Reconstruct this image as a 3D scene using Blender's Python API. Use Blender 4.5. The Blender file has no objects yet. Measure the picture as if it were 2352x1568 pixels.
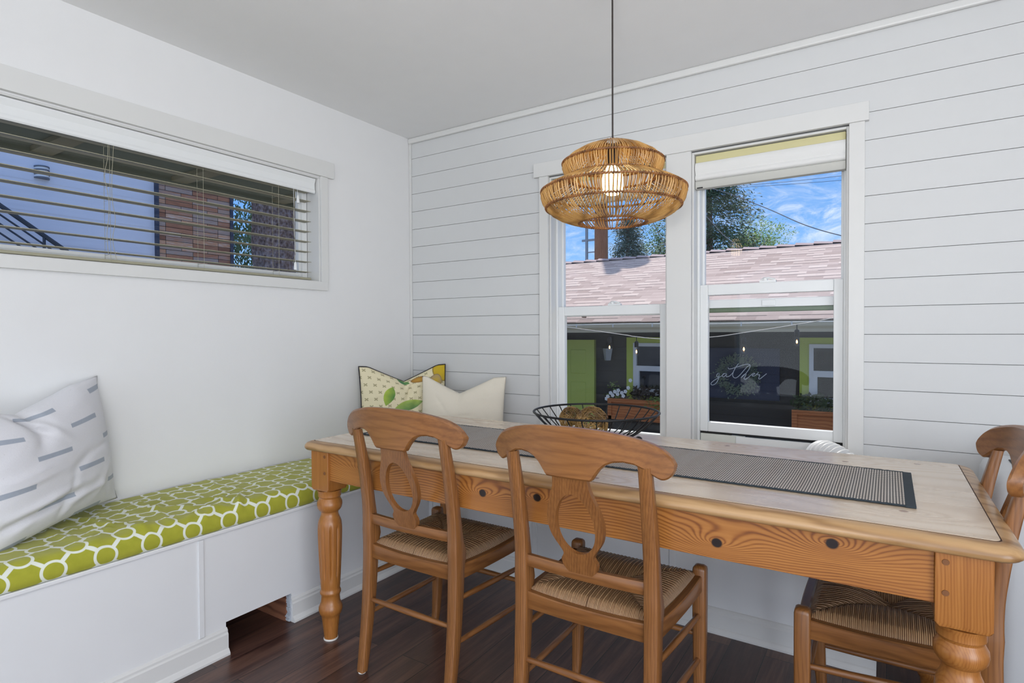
import bpy, bmesh, math, random
from mathutils import Vector, Matrix
PI = math.pi
scn = bpy.context.scene
COL = scn.collection
rnd = random.Random(7)

# ------------------------------------------------------------------ camera
F = 1326.3; YAW = .57776; PIT = -.01573; ROL = .004314
def cam_axes():
    cy, sy = math.cos(YAW), math.sin(YAW)
    r = Vector((cy, sy, 0)); fw = Vector((-sy, cy, 0)); dn = Vector((0, 0, -1))
    cp, sp = math.cos(PIT), math.sin(PIT)
    fw2 = fw*cp - dn*sp; dn2 = dn*cp + fw*sp
    cr, sr = math.cos(ROL), math.sin(ROL)
    return r*cr + dn2*sr, -r*sr + dn2*cr, fw2
ax, ay, az = cam_axes()
cd = bpy.data.cameras.new('camera'); cam = bpy.data.objects.new('camera', cd); COL.objects.link(cam)
M = Matrix.Identity(4)
for i in range(3):
    M[i][0] = ax[i]; M[i][1] = -ay[i]; M[i][2] = -az[i]
M[2][3] = 1.21
cam.matrix_world = M
cd.sensor_fit = 'HORIZONTAL'; cd.sensor_width = 36; cd.lens = 36*F/2352; cd.clip_start = .02; cd.clip_end = 300
scn.camera = cam

# ------------------------------------------------------------------ mesh helpers
class MB:
    def __init__(s): s.v = []; s.f = []; s.uv = {}; s.mi = []
    def add(s, vs, fs, uvs=None):
        o = len(s.v); s.v += [tuple(p) for p in vs]
        for i, f in enumerate(fs):
            if uvs is not None: s.uv[len(s.f)] = [uvs[k] for k in f]
            s.f.append(tuple(k+o for k in f))
        return s
    def box(s, a, b):
        x0, y0, z0 = [min(p, q) for p, q in zip(a, b)]; x1, y1, z1 = [max(p, q) for p, q in zip(a, b)]
        vs = [(x0,y0,z0),(x1,y0,z0),(x1,y1,z0),(x0,y1,z0),(x0,y0,z1),(x1,y0,z1),(x1,y1,z1),(x0,y1,z1)]
        return s.add(vs, [(0,3,2,1),(4,5,6,7),(0,1,5,4),(1,2,6,5),(2,3,7,6),(3,0,4,7)])
    def loops(s, L, cap=True, closed=False):
        n = len(L[0]); vs = [p for l in L for p in l]; fs = []
        m = len(L)
        for i in range(m if closed else m-1):
            j = (i+1) % m
            for k in range(n):
                q = (k+1) % n
                fs.append((i*n+k, i*n+q, j*n+q, j*n+k))
        if cap and not closed:
            fs.append(tuple(range(n-1, -1, -1))); fs.append(tuple((m-1)*n+k for k in range(n)))
        return s.add(vs, fs)
    def lathe(s, prof, c=(0,0,0), n=32):
        L = [[(c[0]+r*math.cos(2*PI*k/n), c[1]+r*math.sin(2*PI*k/n), c[2]+z) for k in range(n)] for r, z in prof]
        return s.loops(L)
    def tube(s, pts, r, n=8, closed=False, cap=True):
        P = [Vector(p) for p in pts]; m = len(P); L = []
        up = None
        for i in range(m):
            if closed: t = P[(i+1) % m]-P[i-1]
            else: t = P[min(i+1, m-1)]-P[max(i-1, 0)]
            if t.length < 1e-9: t = Vector((0,0,1))
            t.normalize()
            if up is None:
                up = Vector((0,0,1)) if abs(t.z) < .9 else Vector((1,0,0))
            up = (up - t*up.dot(t))
            if up.length < 1e-6: up = t.orthogonal()
            up.normalize(); w = t.cross(up)
            rr = r[i] if isinstance(r, (list, tuple)) else r
            L.append([P[i]+up*(rr*math.cos(2*PI*k/n))+w*(rr*math.sin(2*PI*k/n)) for k in range(n)])
        return s.loops(L, cap=cap, closed=closed)
    def prism(s, poly, d0, d1, plane='xz'):
        def m(p, d): return {'xz': (p[0], d, p[1]), 'xy': (p[0], p[1], d), 'yz': (d, p[0], p[1])}[plane]
        return s.loops([[m(p, d0) for p in poly], [m(p, d1) for p in poly]])
    def build(s, name, mat, parent=None, smooth=False, angle=40, bevel=0, bseg=2):
        me = bpy.data.meshes.new(name); me.from_pydata(s.v, [], s.f)
        if s.uv:
            uvl = me.uv_layers.new(name='UVMap')
            for p in me.polygons:
                q = s.uv.get(p.index)
                if q:
                    for li, u in zip(p.loop_indices, q): uvl.data[li].uv = u
        bm = bmesh.new(); bm.from_mesh(me)
        bmesh.ops.recalc_face_normals(bm, faces=bm.faces)
        if bevel:
            es = [e for e in bm.edges if len(e.link_faces) == 2 and e.calc_face_angle(0) > .6]
            bmesh.ops.bevel(bm, geom=es, offset=bevel, segments=bseg, affect='EDGES', clamp_overlap=True, profile=.5)
        if smooth:
            for f in bm.faces: f.smooth = True
            for e in bm.edges:
                if len(e.link_faces) == 2 and e.calc_face_angle(0) > math.radians(angle): e.smooth = False
        bm.to_mesh(me); bm.free()
        me.materials.append(mat)
        o = bpy.data.objects.new(name, me); COL.objects.link(o)
        if parent: o.parent = parent
        return o

def tag(o, label=None, cat=None, group=None, kind=None):
    if label: o['label'] = label
    if cat: o['category'] = cat
    if group: o['group'] = group
    if kind: o['kind'] = kind
    return o
def thing(name, label, cat, loc=(0,0,0), rz=0, group=None, kind=None):
    o = bpy.data.objects.new(name, None); COL.objects.link(o); o.empty_display_size = .1
    o.location = loc; o.rotation_euler = (0, 0, rz)
    return tag(o, label, cat, group, kind)
def copy_tree(o, parent=None):
    c = o.copy(); COL.objects.link(c); c.parent = parent
    for ch in list(o.children): copy_tree(ch, c)
    return c
def interp(t, tab):
    if t <= tab[0][0]: return tab[0][1]
    for (a, va), (b, vb) in zip(tab, tab[1:]):
        if t <= b:
            k = (t-a)/(b-a); return va+(vb-va)*k
    return tab[-1][1]
def sm_interp(t, tab):
    # catmull-rom through table values
    n = len(tab)
    if t <= tab[0][0]: return tab[0][1]
    if t >= tab[-1][0]: return tab[-1][1]
    for i in range(n-1):
        a, va = tab[i]; b, vb = tab[i+1]
        if a <= t <= b:
            k = (t-a)/(b-a)
            m0 = (vb-tab[i-1][1])/(b-tab[i-1][0])*(b-a) if i > 0 else (vb-va)
            m1 = (tab[i+2][1]-va)/(tab[i+2][0]-a)*(b-a) if i < n-2 else (vb-va)
            h = k*k*(3-2*k)
            return (2*k**3-3*k*k+1)*va+(k**3-2*k*k+k)*m0+(-2*k**3+3*k*k)*vb+(k**3-k*k)*m1
def grid(mb, nu, nv, fn, closed=None):
    """fn(i,j)-> (pos, uv)"""
    vs = []; us = []
    for j in range(nv+1):
        for i in range(nu+1):
            p, u = fn(i/nu, j/nv); vs.append(p); us.append(u)
    fs = [(j*(nu+1)+i, j*(nu+1)+i+1, (j+1)*(nu+1)+i+1, (j+1)*(nu+1)+i) for j in range(nv) for i in range(nu)]
    mb.add(vs, fs, us); return mb
def smooth_path(pts, k=6):
    out = []
    n = len(pts)
    for i in range(n-1):
        p0 = pts[max(i-1, 0)]; p1 = pts[i]; p2 = pts[i+1]; p3 = pts[min(i+2, n-1)]
        for s in range(k):
            t = s/k
            out.append(tuple(.5*((2*b)+(-a+c)*t+(2*a-5*b+4*c-d)*t*t+(-a+3*b-3*c+d)*t**3) for a, b, c, d in zip(p0, p1, p2, p3)))
    out.append(tuple(pts[-1])); return out

# ------------------------------------------------------------------ materials
def lin(c):
    return tuple((x/255/12.92 if x/255 <= .04045 else ((x/255+.055)/1.055)**2.4) for x in c)+(1,)
class NT:
    def __init__(s, name):
        s.m = bpy.data.materials.new(name); s.m.use_nodes = True; s.t = s.m.node_tree; s.t.nodes.clear()
        s.out = s.t.nodes.new('ShaderNodeOutputMaterial')
    def n(s, ty, **kw):
        nd = s.t.nodes.new(ty)
        for k, v in kw.items(): setattr(nd, k, v)
        return nd
    def put(s, sock, v):
        if hasattr(v, 'is_linked') or isinstance(v, bpy.types.NodeSocket): s.t.links.new(v, sock)
        else: sock.default_value = v
    def math(s, op, a, b=0, c=0):
        nd = s.n('ShaderNodeMath', operation=op)
        s.put(nd.inputs[0], a); s.put(nd.inputs[1], b); s.put(nd.inputs[2], c); return nd.outputs[0]
    def add(s, a, b): return s.math('ADD', a, b)
    def sub(s, a, b): return s.math('SUBTRACT', a, b)
    def mul(s, a, b): return s.math('MULTIPLY', a, b)
    def step(s, v, lo, hi):   # smooth 0..1
        nd = s.n('ShaderNodeMapRange', interpolation_type='SMOOTHSTEP')
        s.put(nd.inputs[0], v); nd.inputs[1].default_value = lo; nd.inputs[2].default_value = hi
        nd.inputs[3].default_value = 0; nd.inputs[4].default_value = 1; return nd.outputs[0]
    def co(s, which='Object'):
        return s.n('ShaderNodeTexCoord').outputs[which]
    def map(s, v, scale=(1,1,1), loc=(0,0,0), rot=(0,0,0)):
        nd = s.n('ShaderNodeMapping'); s.put(nd.inputs['Vector'], v)
        nd.inputs['Scale'].default_value = scale; nd.inputs['Location'].default_value = loc; nd.inputs['Rotation'].default_value = rot
        return nd.outputs[0]
    def xyz(s, v):
        nd = s.n('ShaderNodeSeparateXYZ'); s.put(nd.inputs[0], v); return nd.outputs
    def noise(s, v, scale, detail=3, rough=.5, dist=0, col=False):
        nd = s.n('ShaderNodeTexNoise'); s.put(nd.inputs['Vector'], v)
        nd.inputs['Scale'].default_value = scale; nd.inputs['Detail'].default_value = detail
        nd.inputs['Roughness'].default_value = rough; nd.inputs['Distortion'].default_value = dist
        return nd.outputs[1 if col else 0]
    def voro(s, v, scale, feature='F1', out=0):
        nd = s.n('ShaderNodeTexVoronoi', feature=feature); s.put(nd.inputs['Vector'], v); nd.inputs['Scale'].default_value = scale
        return nd.outputs[out]
    def mix(s, f, a, b, mode='MIX'):
        nd = s.n('ShaderNodeMix', data_type='RGBA', blend_type=mode)
        s.put(nd.inputs[0], f); s.put(nd.inputs[6], a); s.put(nd.inputs[7], b); return nd.outputs[2]
    def ramp(s, f, stops):
        nd = s.n('ShaderNodeValToRGB'); s.put(nd.inputs[0], f); cr = nd.color_ramp
        while len(cr.elements) < len(stops): cr.elements.new(.5)
        for e, (p, c) in zip(cr.elements, stops): e.position = p; e.color = c
        return nd.outputs[0]
    def bump(s, h, strength=.3, dist=.002):
        nd = s.n('ShaderNodeBump'); nd.inputs['Strength'].default_value = strength; nd.inputs['Distance'].default_value = dist
        s.put(nd.inputs['Height'], h); return nd.outputs[0]
    def bsdf(s, color, rough=.5, normal=None, **kw):
        p = s.n('ShaderNodeBsdfPrincipled'); s.put(p.inputs['Base Color'], color); s.put(p.inputs['Roughness'], rough)
        if normal is not None: s.put(p.inputs['Normal'], normal)
        for k, v in kw.items(): s.put(p.inputs[k.replace('_', ' ')], v)
        s.t.links.new(p.outputs[0], s.out.inputs[0]); return p

def plain(name, rgb, rough=.5, bump=0, bscale=60, **kw):
    t = NT(name); c = lin(rgb); nrm = None
    co = t.co()
    v = t.noise(co, 9, 2)
    col = t.mix(t.mul(v, .12), c, tuple(x*.75 for x in c[:3])+(1,))
    if bump: nrm = t.bump(t.noise(co, bscale, 3), bump, .001)
    t.bsdf(col, rough, nrm, **kw); return t.m

def wood(name, dark, mid, light, axis='z', cross=22, rough=.38, knots=(), kplane='xz', ring=1.0, pores=.35, kr=.0125, kdark=(26, 13, 7), contrast=1.0, coat=.25, warp=9, kin=15):
    """procedural timber; grain runs along axis (object space)"""
    t = NT(name); co = t.co(); X = t.xyz(co)
    sc = {'x': (1.1, cross, cross), 'y': (cross, 1.1, cross), 'z': (cross, cross, 1.1)}[axis]
    st = t.map(co, sc)
    n1 = t.noise(st, .55, 4, .55, .7)
    fine = t.noise(t.map(co, tuple(k*6 if k > 2 else k*5 for k in sc)), 1.0, 3, .6)
    lowf = t.add(t.noise(t.map(co, tuple(k*.12 if k > 2 else 1.3 for k in sc)), 1.6, 3, .55), t.mul(t.noise(t.map(co, tuple(k*.5 if k > 2 else 3 for k in sc)), 1.6, 2, .5), .25))
    cr = {'x': t.add(X[2], t.mul(X[1], .6)), 'y': t.add(X[0], t.mul(X[2], .6)), 'z': t.add(X[0], t.mul(X[1], .8))}[axis]
    ph = t.add(t.mul(cr, 75*ring), t.mul(lowf, warp*ring**.8))
    kmask = None
    for (ka, kb) in knots:
        if kplane == 'xz': a, b = X[0], X[2]
        else: a, b = X[0], X[1]
        da = t.mul(t.sub(a, ka), .42); db = t.sub(b, kb)
        d = t.math('SQRT', t.add(t.mul(da, da), t.mul(db, db)))
        infl = t.math('EXPONENT', t.mul(d, -27))
        ph = t.add(ph, t.mul(infl, kin))
        da2 = t.sub(a, ka)
        d2 = t.math('SQRT', t.add(t.mul(t.mul(da2, da2), .8), t.mul(db, db)))
        k = t.sub(1, t.step(d2, kr*.75, kr*1.15))
        kmask = k if kmask is None else t.math('MAXIMUM', kmask, k)
    w = t.math('SINE', t.mul(ph, 2.2))
    w = t.add(t.mul(w, .5), .5); w = t.math('POWER', w, 2.2); w = t.mul(w, t.add(.45, t.mul(t.noise(t.map(co, tuple(k*.22 if k > 2 else 2.2 for k in sc)), 1.3, 2, .5), 1.15)))
    g = t.add(t.mul(w, .42*contrast), t.mul(n1, .55))
    g = t.add(g, t.mul(t.sub(fine, .5), pores))
    colr = t.ramp(g, [(.12, lin(light)), (.48, lin(mid)), (.95, lin(dark))])
    if kmask is not None:
        colr = t.mix(kmask, colr, lin(kdark))
    nrm = t.bump(t.add(fine, t.mul(n1, .5)), .12, .001)
    t.bsdf(colr, t.add(rough, t.mul(t.sub(n1, .5), .12)), nrm, Coat_Weight=coat, Coat_Roughness=.22)
    return t.m

M_ = {}
M_['wall'] = plain('painted_plaster', (226, 226, 226), .75, .18, 220)
M_['ceil'] = plain('ceiling_paint', (236, 236, 236), .85, .25, 160)
M_['ship'] = plain('shiplap_paint', (208, 209, 209), .55, .05, 90)
M_['trim'] = plain('trim_paint', (216, 216, 214), .42)
M_['bench'] = plain('bench_paint', (224, 225, 226), .42)
M_['vinyl'] = plain('white_vinyl', (228, 230, 230), .35)
M_['blackmetal'] = plain('black_metal', (26, 26, 28), .42, Metallic=.3)
M_['cord'] = plain('dark_cord', (38, 30, 26), .6)
M_['felt'] = plain('white_felt', (225, 220, 212), .9)
M_['gap'] = plain('shiplap_backing', (120, 122, 122), .8)
M_['cream'] = plain('cream_headrail', (205, 198, 150), .5)
M_['slat'] = plain('blind_slat_shaded', (158, 154, 132), .5)  # white slats; the shade of their undersides is put into this taupe
M_['hose'] = plain('hose_plastic', (214, 216, 218), .35)
M_['ac'] = plain('appliance_plastic', (204, 206, 208), .28)
M_['darkslot'] = plain('vent_slot', (35, 40, 42), .6)
M_['foam'] = plain('dark_weatherstrip', (35, 34, 33), .9)

# chair timber (honey beech)
CH = dict(dark=(78, 45, 21), mid=(119, 75, 38), light=(150, 100, 54))
M_['chz'] = wood('beech_vertical', axis='z', cross=40, ring=4.5, contrast=.36, pores=.6, warp=4, **CH)
M_['chx'] = wood('beech_horizontal', axis='x', cross=26, ring=1.6, contrast=.32, pores=.45, **CH)
M_['chy'] = wood('beech_depthwise', axis='y', cross=34, ring=2.2, contrast=.45, pores=.5, **CH)
TB = dict(dark=(92, 44, 14), mid=(152, 94, 40), light=(176, 118, 58))
KN = [(-1.085+.866, .700), (-.885+.866, .716), (-.365+.866, .681), (-.112+.866, .728), (-1.621+.866, .705)]
M_['apron'] = wood('pine_apron', axis='x', cross=20, ring=4.2, knots=KN, contrast=1.0, pores=.4, warp=6, kin=34, **TB)
M_['tbz'] = wood('pine_leg', axis='z', cross=34, ring=7, contrast=.5, pores=.5, warp=3, **TB)
M_['apy'] = wood('pine_end_apron', axis='y', cross=26, ring=3, **TB)
M_['rim'] = wood('pine_edge', axis='x', cross=30, ring=.9, dark=(118, 84, 50), mid=(164, 126, 82), light=(188, 152, 108), rough=.4)
M_['top'] = wood('pine_top', axis='x', cross=17, ring=.55, dark=(172, 142, 112), mid=(206, 184, 158), light=(222, 204, 182), rough=.27, contrast=.6, pores=.18, coat=.5,
    knots=[(.026+.866, 1.632-1.897), (-.117+.866, 2.155-1.897), (.077+.866, 2.232-1.897), (-.5+.866, .33), (-.9, -.2), (-.62, .3), (.15, -.36)], kplane='xy', kr=.009, kdark=(150, 116, 92))

def floor_mat():
    t = NT('walnut_planks'); co = t.co()
    rc = t.map(co, rot=(0, 0, PI/2))
    br = t.n('ShaderNodeTexBrick', offset=.37, offset_frequency=2)
    t.put(br.inputs['Vector'], rc); br.inputs['Color1'].default_value = (0, 0, 0, 1); br.inputs['Color2'].default_value = (1, 1, 1, 1)
    br.inputs['Mortar'].default_value = (.5, .5, .5, 1)
    br.inputs['Scale'].default_value = 1; br.inputs['Mortar Size'].default_value = .0016; br.inputs['Mortar Smooth'].default_value = .2
    br.inputs['Brick Width'].default_value = 1.15; br.inputs['Row Height'].default_value = .127
    X = t.xyz(br.outputs[0])
    off = t.n('ShaderNodeCombineXYZ'); t.put(off.inputs[0], t.mul(X[0], 7)); t.put(off.inputs[1], t.mul(X[0], 3))
    va = t.n('ShaderNodeVectorMath', operation='ADD'); t.put(va.inputs[0], co); t.put(va.inputs[1], off.outputs[0])
    g = t.noise(t.map(va.outputs[0], (22, 1.6, 1)), 1, 5, .6, .8)
    g2 = t.noise(t.map(va.outputs[0], (120, 6, 1)), 1, 3, .6)
    gg = t.add(t.mul(g, .75), t.mul(g2, .3))
    gg = t.add(gg, t.mul(t.sub(X[0], .5), .16))
    c = t.ramp(gg, [(.28, lin((36, 22, 20))), (.52, lin((74, 50, 44))), (.78, lin((116, 84, 70)))])
    c = t.mix(br.outputs['Fac'], c, lin((14, 9, 8)))
    scr = t.noise(t.map(co, (9, 30, 1)), 1, 2, .5)
    h = t.sub(t.add(t.mul(scr, .5), t.mul(g, .3)), t.mul(br.outputs['Fac'], 1.2))
    t.bsdf(c, t.add(.24, t.mul(g, .16)), t.bump(h, .35, .002), Coat_Weight=.15, Coat_Roughness=.2)
    return t.m
M_['floor'] = floor_mat()

def cover_mat():
    t = NT('ring_lattice_cotton'); uv = t.xyz(t.co('UV'))
    u, v = uv[0], uv[1]; s = .0975
    a = t.mul(t.add(u, v), 1/(math.sqrt(2)*s)); b = t.mul(t.sub(u, v), 1/(math.sqrt(2)*s))
    fa = t.sub(t.math('FRACT', a), .5); fb = t.sub(t.math('FRACT', b), .5)
    r = t.math('SQRT', t.add(t.mul(fa, fa), t.mul(fb, fb)))
    ring = t.sub(1, t.step(t.math('ABSOLUTE', t.sub(r, .315)), .032, .052))
    st = t.sub(1, t.step(t.math('MINIMUM', t.math('ABSOLUTE', fa), t.math('ABSOLUTE', fb)), .055, .075))
    st = t.mul(st, t.step(r, .30, .32))
    m = t.math('MAXIMUM', ring, st)
    n = t.noise(t.co(), 30, 4)
    g = t.mix(n, lin((146, 150, 30)), lin((172, 170, 52)))
    c = t.mix(m, g, lin((222, 226, 214)))
    wv = t.noise(t.co(), 500, 1)
    t.bsdf(c, .85, t.bump(t.add(t.mul(n, .6), t.mul(wv, .2)), .35, .002), Sheen_Weight=.2)
    return t.m
M_['cover'] = cover_mat()

def ell(t, u, v, cx, cy, rx, ry, ang=0, soft=.06):
    ca, sa = math.cos(ang), math.sin(ang)
    du, dv = t.sub(u, cx), t.sub(v, cy)
    p = t.mul(t.add(t.mul(du, ca), t.mul(dv, sa)), 1/rx); q = t.mul(t.sub(t.mul(dv, ca), t.mul(du, sa)), 1/ry)
    r = t.math('SQRT', t.add(t.mul(p, p), t.mul(q, q)))
    return t.sub(1, t.step(r, 1-soft, 1+soft)), r, p
def leaf(t, u, v, cx, cy, L, W, ang):
    ca, sa = math.cos(ang), math.sin(ang)
    du, dv = t.sub(u, cx), t.sub(v, cy)
    p = t.mul(t.add(t.mul(du, ca), t.mul(dv, sa)), 1/L); q = t.mul(t.sub(t.mul(dv, ca), t.mul(du, sa)), 1/W)
    # |q| < 1-p^2
    e = t.sub(t.sub(1, t.mul(p, p)), t.math('ABSOLUTE', q))
    return t.step(e, 0, .1), q, p

def floral_mat():
    t = NT('floral_linen'); uv = t.xyz(t.co('UV')); u, v = uv[0], uv[1]
    base = lin((224, 214, 180))
    # small crosses on a staggered lattice
    row = t.math('FLOOR', t.mul(v, 11)); odd = t.mul(t.math('MODULO', row, 2), .5)
    fu = t.sub(t.math('FRACT', t.add(t.mul(u, 10), odd)), .5); fv = t.sub(t.math('FRACT', t.mul(v, 11)), .5)
    au, av = t.math('ABSOLUTE', fu), t.math('ABSOLUTE', fv)
    d1 = t.math('ABSOLUTE', t.sub(au, av)); rr = t.math('SQRT', t.add(t.mul(fu, fu), t.mul(fv, fv)))
    cr = t.mul(t.sub(1, t.step(d1, .07, .12)), t.sub(1, t.step(rr, .22, .28)))
    c = t.mix(t.mul(cr, .62), base, lin((112, 104, 56)))
    def lay(c, mask, col): return t.mix(mask, c, col)
    n = t.noise(t.co('UV'), 9, 3)
    for (cx, cy, L, W, an, c1, c2) in [(.30, .64, .15, .065, 1.25, (78, 128, 66), (178, 196, 74)), (.52, .50, .18, .07, .25, (70, 124, 82), (184, 200, 92)), (.48, .93, .09, .05, -.7, (60, 120, 86), (120, 160, 80)), (.70, .22, .06, .03, 1.0, (92, 78, 110), (150, 130, 150)), (.78, .28, .05, .03, .3, (92, 78, 110), (140, 120, 140)), (.60, .30, .06, .03, -.4, (92, 78, 110), (150, 130, 150)), (.93, .16, .06, .05, .9, (70, 130, 110), (110, 150, 120))]:
        m, q, p = leaf(t, u, v, cx, cy, L, W, an)
        c = lay(c, m, t.mix(t.add(t.mul(q, .35), t.mul(n, .9)), lin(c1), lin(c2)))
    for (cx, cy, rx, ry, an, c1, c2) in [(.10, .36, .13, .12, 0, (90, 130, 150), (90, 84, 110)), (.38, .24, .17, .15, .1, (196, 160, 96), (168, 120, 70)), (.66, .90, .10, .055, -.3, (196, 150, 60), (150, 110, 50)), (.965, .93, .13, .15, .4, (206, 176, 36), (190, 160, 40)), (.86, .80, .085, .09, 0, (206, 172, 50), (168, 148, 116)), (.2, .02, .12, .1, 0, (150, 160, 90), (110, 120, 60))]:
        m, r, p = ell(t, u, v, cx, cy, rx, ry, an)
        cc = t.mix(t.add(r, t.mul(t.sub(n, .5), .8)), lin(c1), lin(c2))
        rim = t.mul(m, t.step(r, .86, .98))
        c = lay(c, m, cc); c = lay(c, t.mul(rim, .7), lin((96, 76, 58)))
    t.bsdf(c, .85, t.bump(t.noise(t.co(), 350, 2), .25, .001)); return t.m
M_['floral'] = floral_mat()

def canvas_mat(name, base, dash=False, fleck=(120, 116, 108), slub=True):
    t = NT(name); uv = t.xyz(t.co('UV')); u, v = uv[0], uv[1]
    n = t.noise(t.map(t.co('UV'), (60, 260, 1)), 1, 3, .6)
    n2 = t.noise(t.map(t.co('UV'), (240, 60, 1)), 1, 3, .6)
    c = t.mix(t.mul(t.add(n, n2), .25), lin(base), tuple(x*.72 for x in lin(base)[:3])+(1,))
    fl = t.step(t.noise(t.map(t.co('UV'), (70, 130, 1)), 1, 2, .5), .73, .8)
    c = t.mix(t.mul(fl, .6), c, lin(fleck))
    if dash:
        row = t.math('FLOOR', t.add(t.mul(v, 5.6), .35)); odd = t.mul(t.math('MODULO', row, 2), .5)
        fu = t.math('FRACT', t.add(t.add(t.mul(u, 1.8), odd), .28)); fv = t.math('FRACT', t.add(t.mul(v, 5.6), .35))
        m = t.mul(t.mul(t.step(fu, .28, .29), t.sub(1, t.step(fu, .71, .72))), t.mul(t.step(fv, .40, .43), t.sub(1, t.step(fv, .60, .63))))
        c = t.mix(t.mul(m, .85), c, t.mix(n, lin((132, 142, 156)), lin((158, 168, 182))))
    t.bsdf(c, .88, t.bump(t.add(n, n2), .35, .0012), Sheen_Weight=.15); return t.m
M_['canvas'] = canvas_mat('dashed_canvas', (224, 224, 228), True)
M_['creamcloth'] = canvas_mat('cream_slub_linen', (234, 226, 209), False, (190, 180, 160))

def runner_mat():
    t = NT('woven_runner'); uv = t.xyz(t.co('UV')); u, v = uv[0], uv[1]
    row = t.math('FLOOR', t.mul(u, 185)); odd = t.mul(t.math('MODULO', row, 2), .5)
    fu = t.sub(t.math('FRACT', t.mul(u, 185)), .5); fv = t.sub(t.math('FRACT', t.add(t.mul(v, 130), odd)), .5)
    r = t.math('SQRT', t.add(t.mul(t.mul(fu, fu), .7), t.mul(fv, fv)))
    m = t.sub(1, t.step(r, .27, .37))
    n = t.noise(t.map(t.co('UV'), (28, 1.5, 1)), 1, 2)
    bead = t.mix(n, lin((240, 236, 230)), lin((222, 204, 186)))
    c = t.mix(m, lin((34, 34, 38)), bead)
    t.bsdf(c, .7, t.bump(m, .5, .0012)); return t.m
M_['runner'] = runner_mat()
M_['runner_hem'] = plain('runner_hem', (44, 54, 62), .8, .3, 400)

def rush_mat():
    t = NT('woven_rush'); uv = t.xyz(t.co('UV')); u, v = uv[0], uv[1]
    cmb = t.n('ShaderNodeCombineXYZ'); t.put(cmb.inputs[0], t.mul(u, 260)); t.put(cmb.inputs[1], t.mul(v, 9)); 
    n = t.noise(cmb.outputs[0], 1, 3, .6, .3)
    warp = t.mul(t.sub(t.noise(t.co('UV'), 14, 2), .5), 1.6)
    w = t.math('SINE', t.add(t.mul(u, 2*PI*230), t.mul(warp, 3)))
    w = t.add(t.mul(w, .5), .5)
    g = t.add(t.mul(w, .45), t.mul(n, .6))
    c = t.ramp(g, [(.15, lin((74, 46, 28))), (.5, lin((168, 124, 84))), (.85, lin((222, 190, 146)))])
    big = t.noise(t.co('UV'), 5, 2)
    c = t.mix(t.mul(big, .5), c, lin((120, 84, 60)))
    t.bsdf(c, .42, t.bump(t.add(w, t.mul(n, .5)), .8, .003)); return t.m
M_['rush'] = rush_mat()
M_['rattan'] = wood('rattan_cane', axis='z', cross=60, ring=.4, dark=(112, 76, 36), mid=(168, 124, 66), light=(200, 156, 92), rough=.45, coat=.1)
M_['rattanring'] = wood('rattan_binding', axis='z', cross=90, ring=.4, dark=(70, 40, 20), mid=(120, 76, 36), light=(150, 100, 54), rough=.5, coat=.05)
M_['vine'] = wood('vine_twig', axis='x', cross=60, ring=.4, dark=(62, 42, 20), mid=(116, 86, 42), light=(172, 138, 82), rough=.5, coat=.05)

def glass_mat(name, tint=(1, 1, 1), gl=1.0):
    t = NT(name); gm = t.n('ShaderNodeNewGeometry'); dt = t.n('ShaderNodeVectorMath', operation='DOT_PRODUCT')
    t.put(dt.inputs[0], gm.outputs['Incoming']); t.put(dt.inputs[1], gm.outputs['Normal'])
    c_ = t.sub(1, t.math('ABSOLUTE', dt.outputs['Value']))
    fr_ = t.add(.026, t.mul(.90, t.math('POWER', c_, 5)))
    tr = t.n('ShaderNodeBsdfTransparent'); tr.inputs[0].default_value = tint+(1,)
    g = t.n('ShaderNodeBsdfGlossy'); g.inputs['Roughness'].default_value = 0.0
    mx = t.n('ShaderNodeMixShader'); t.put(mx.inputs[0], t.mul(fr_, gl))
    t.t.links.new(tr.outputs[0], mx.inputs[1]); t.t.links.new(g.outputs[0], mx.inputs[2]); t.t.links.new(mx.outputs[0], t.out.inputs[0])
    return t.m
M_['glass'] = glass_mat('window_glass')
def screen_mat():
    t = NT('insect_screen_mesh')
    tr = t.n('ShaderNodeBsdfTransparent'); d = t.n('ShaderNodeBsdfDiffuse'); d.inputs[0].default_value = lin((36, 38, 38))
    mx = t.n('ShaderNodeMixShader'); mx.inputs[0].default_value = .28
    t.t.links.new(tr.outputs[0], mx.inputs[1]); t.t.links.new(d.outputs[0], mx.inputs[2]); t.t.links.new(mx.outputs[0], t.out.inputs[0])
    return t.m
M_['screen'] = screen_mat()
def emit(name, rgb, st):
    t = NT(name); e = t.n('ShaderNodeEmission'); e.inputs[0].default_value = rgb+(1,); e.inputs[1].default_value = st
    t.t.links.new(e.outputs[0], t.out.inputs[0]); return t.m
M_['bulb'] = emit('lamp_bulb_glow', (1, .74, .38), 9)
M_['filament'] = emit('filament_glow', (1, .5, .16), 14)

# ------------------------------------------------------------------ room shell
XL, YB, H = -2.597, 2.784, 2.457
XR, YF = 2.6, -3.2
def S(name, mb, mat, parent=None, **kw):
    o = mb.build(name, mat, parent, **kw)
    if parent is None: o['kind'] = 'structure'
    return o
S('floor', MB().box((XL-.15, YF-.15, -.12), (XR+.15, YB+.14, 0)), M_['floor'])
S('ceiling', MB().box((XL-.15, YF-.15, H), (XR+.15, YB+.14, H+.15)), M_['ceil'])
LW0, LW1, LZ0, LZ1 = .30, 2.072, 1.49, 2.055
m = MB(); x0, x1 = XL-.15, XL
m.box((x0, YF, 0), (x1, LW0, H)).box((x0, LW1, 0), (x1, YB+.14, H)).box((x0, LW0, 0), (x1, LW1, LZ0)).box((x0, LW0, LZ1), (x1, LW1, H))
S('wall_left', m, M_['wall'])
WZ0, WZ1 = .62, 2.06
OPN = [(-1.566, -.906), (-.788, -.14)]
m = MB(); y0, y1 = YB+.012, YB+.14
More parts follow.
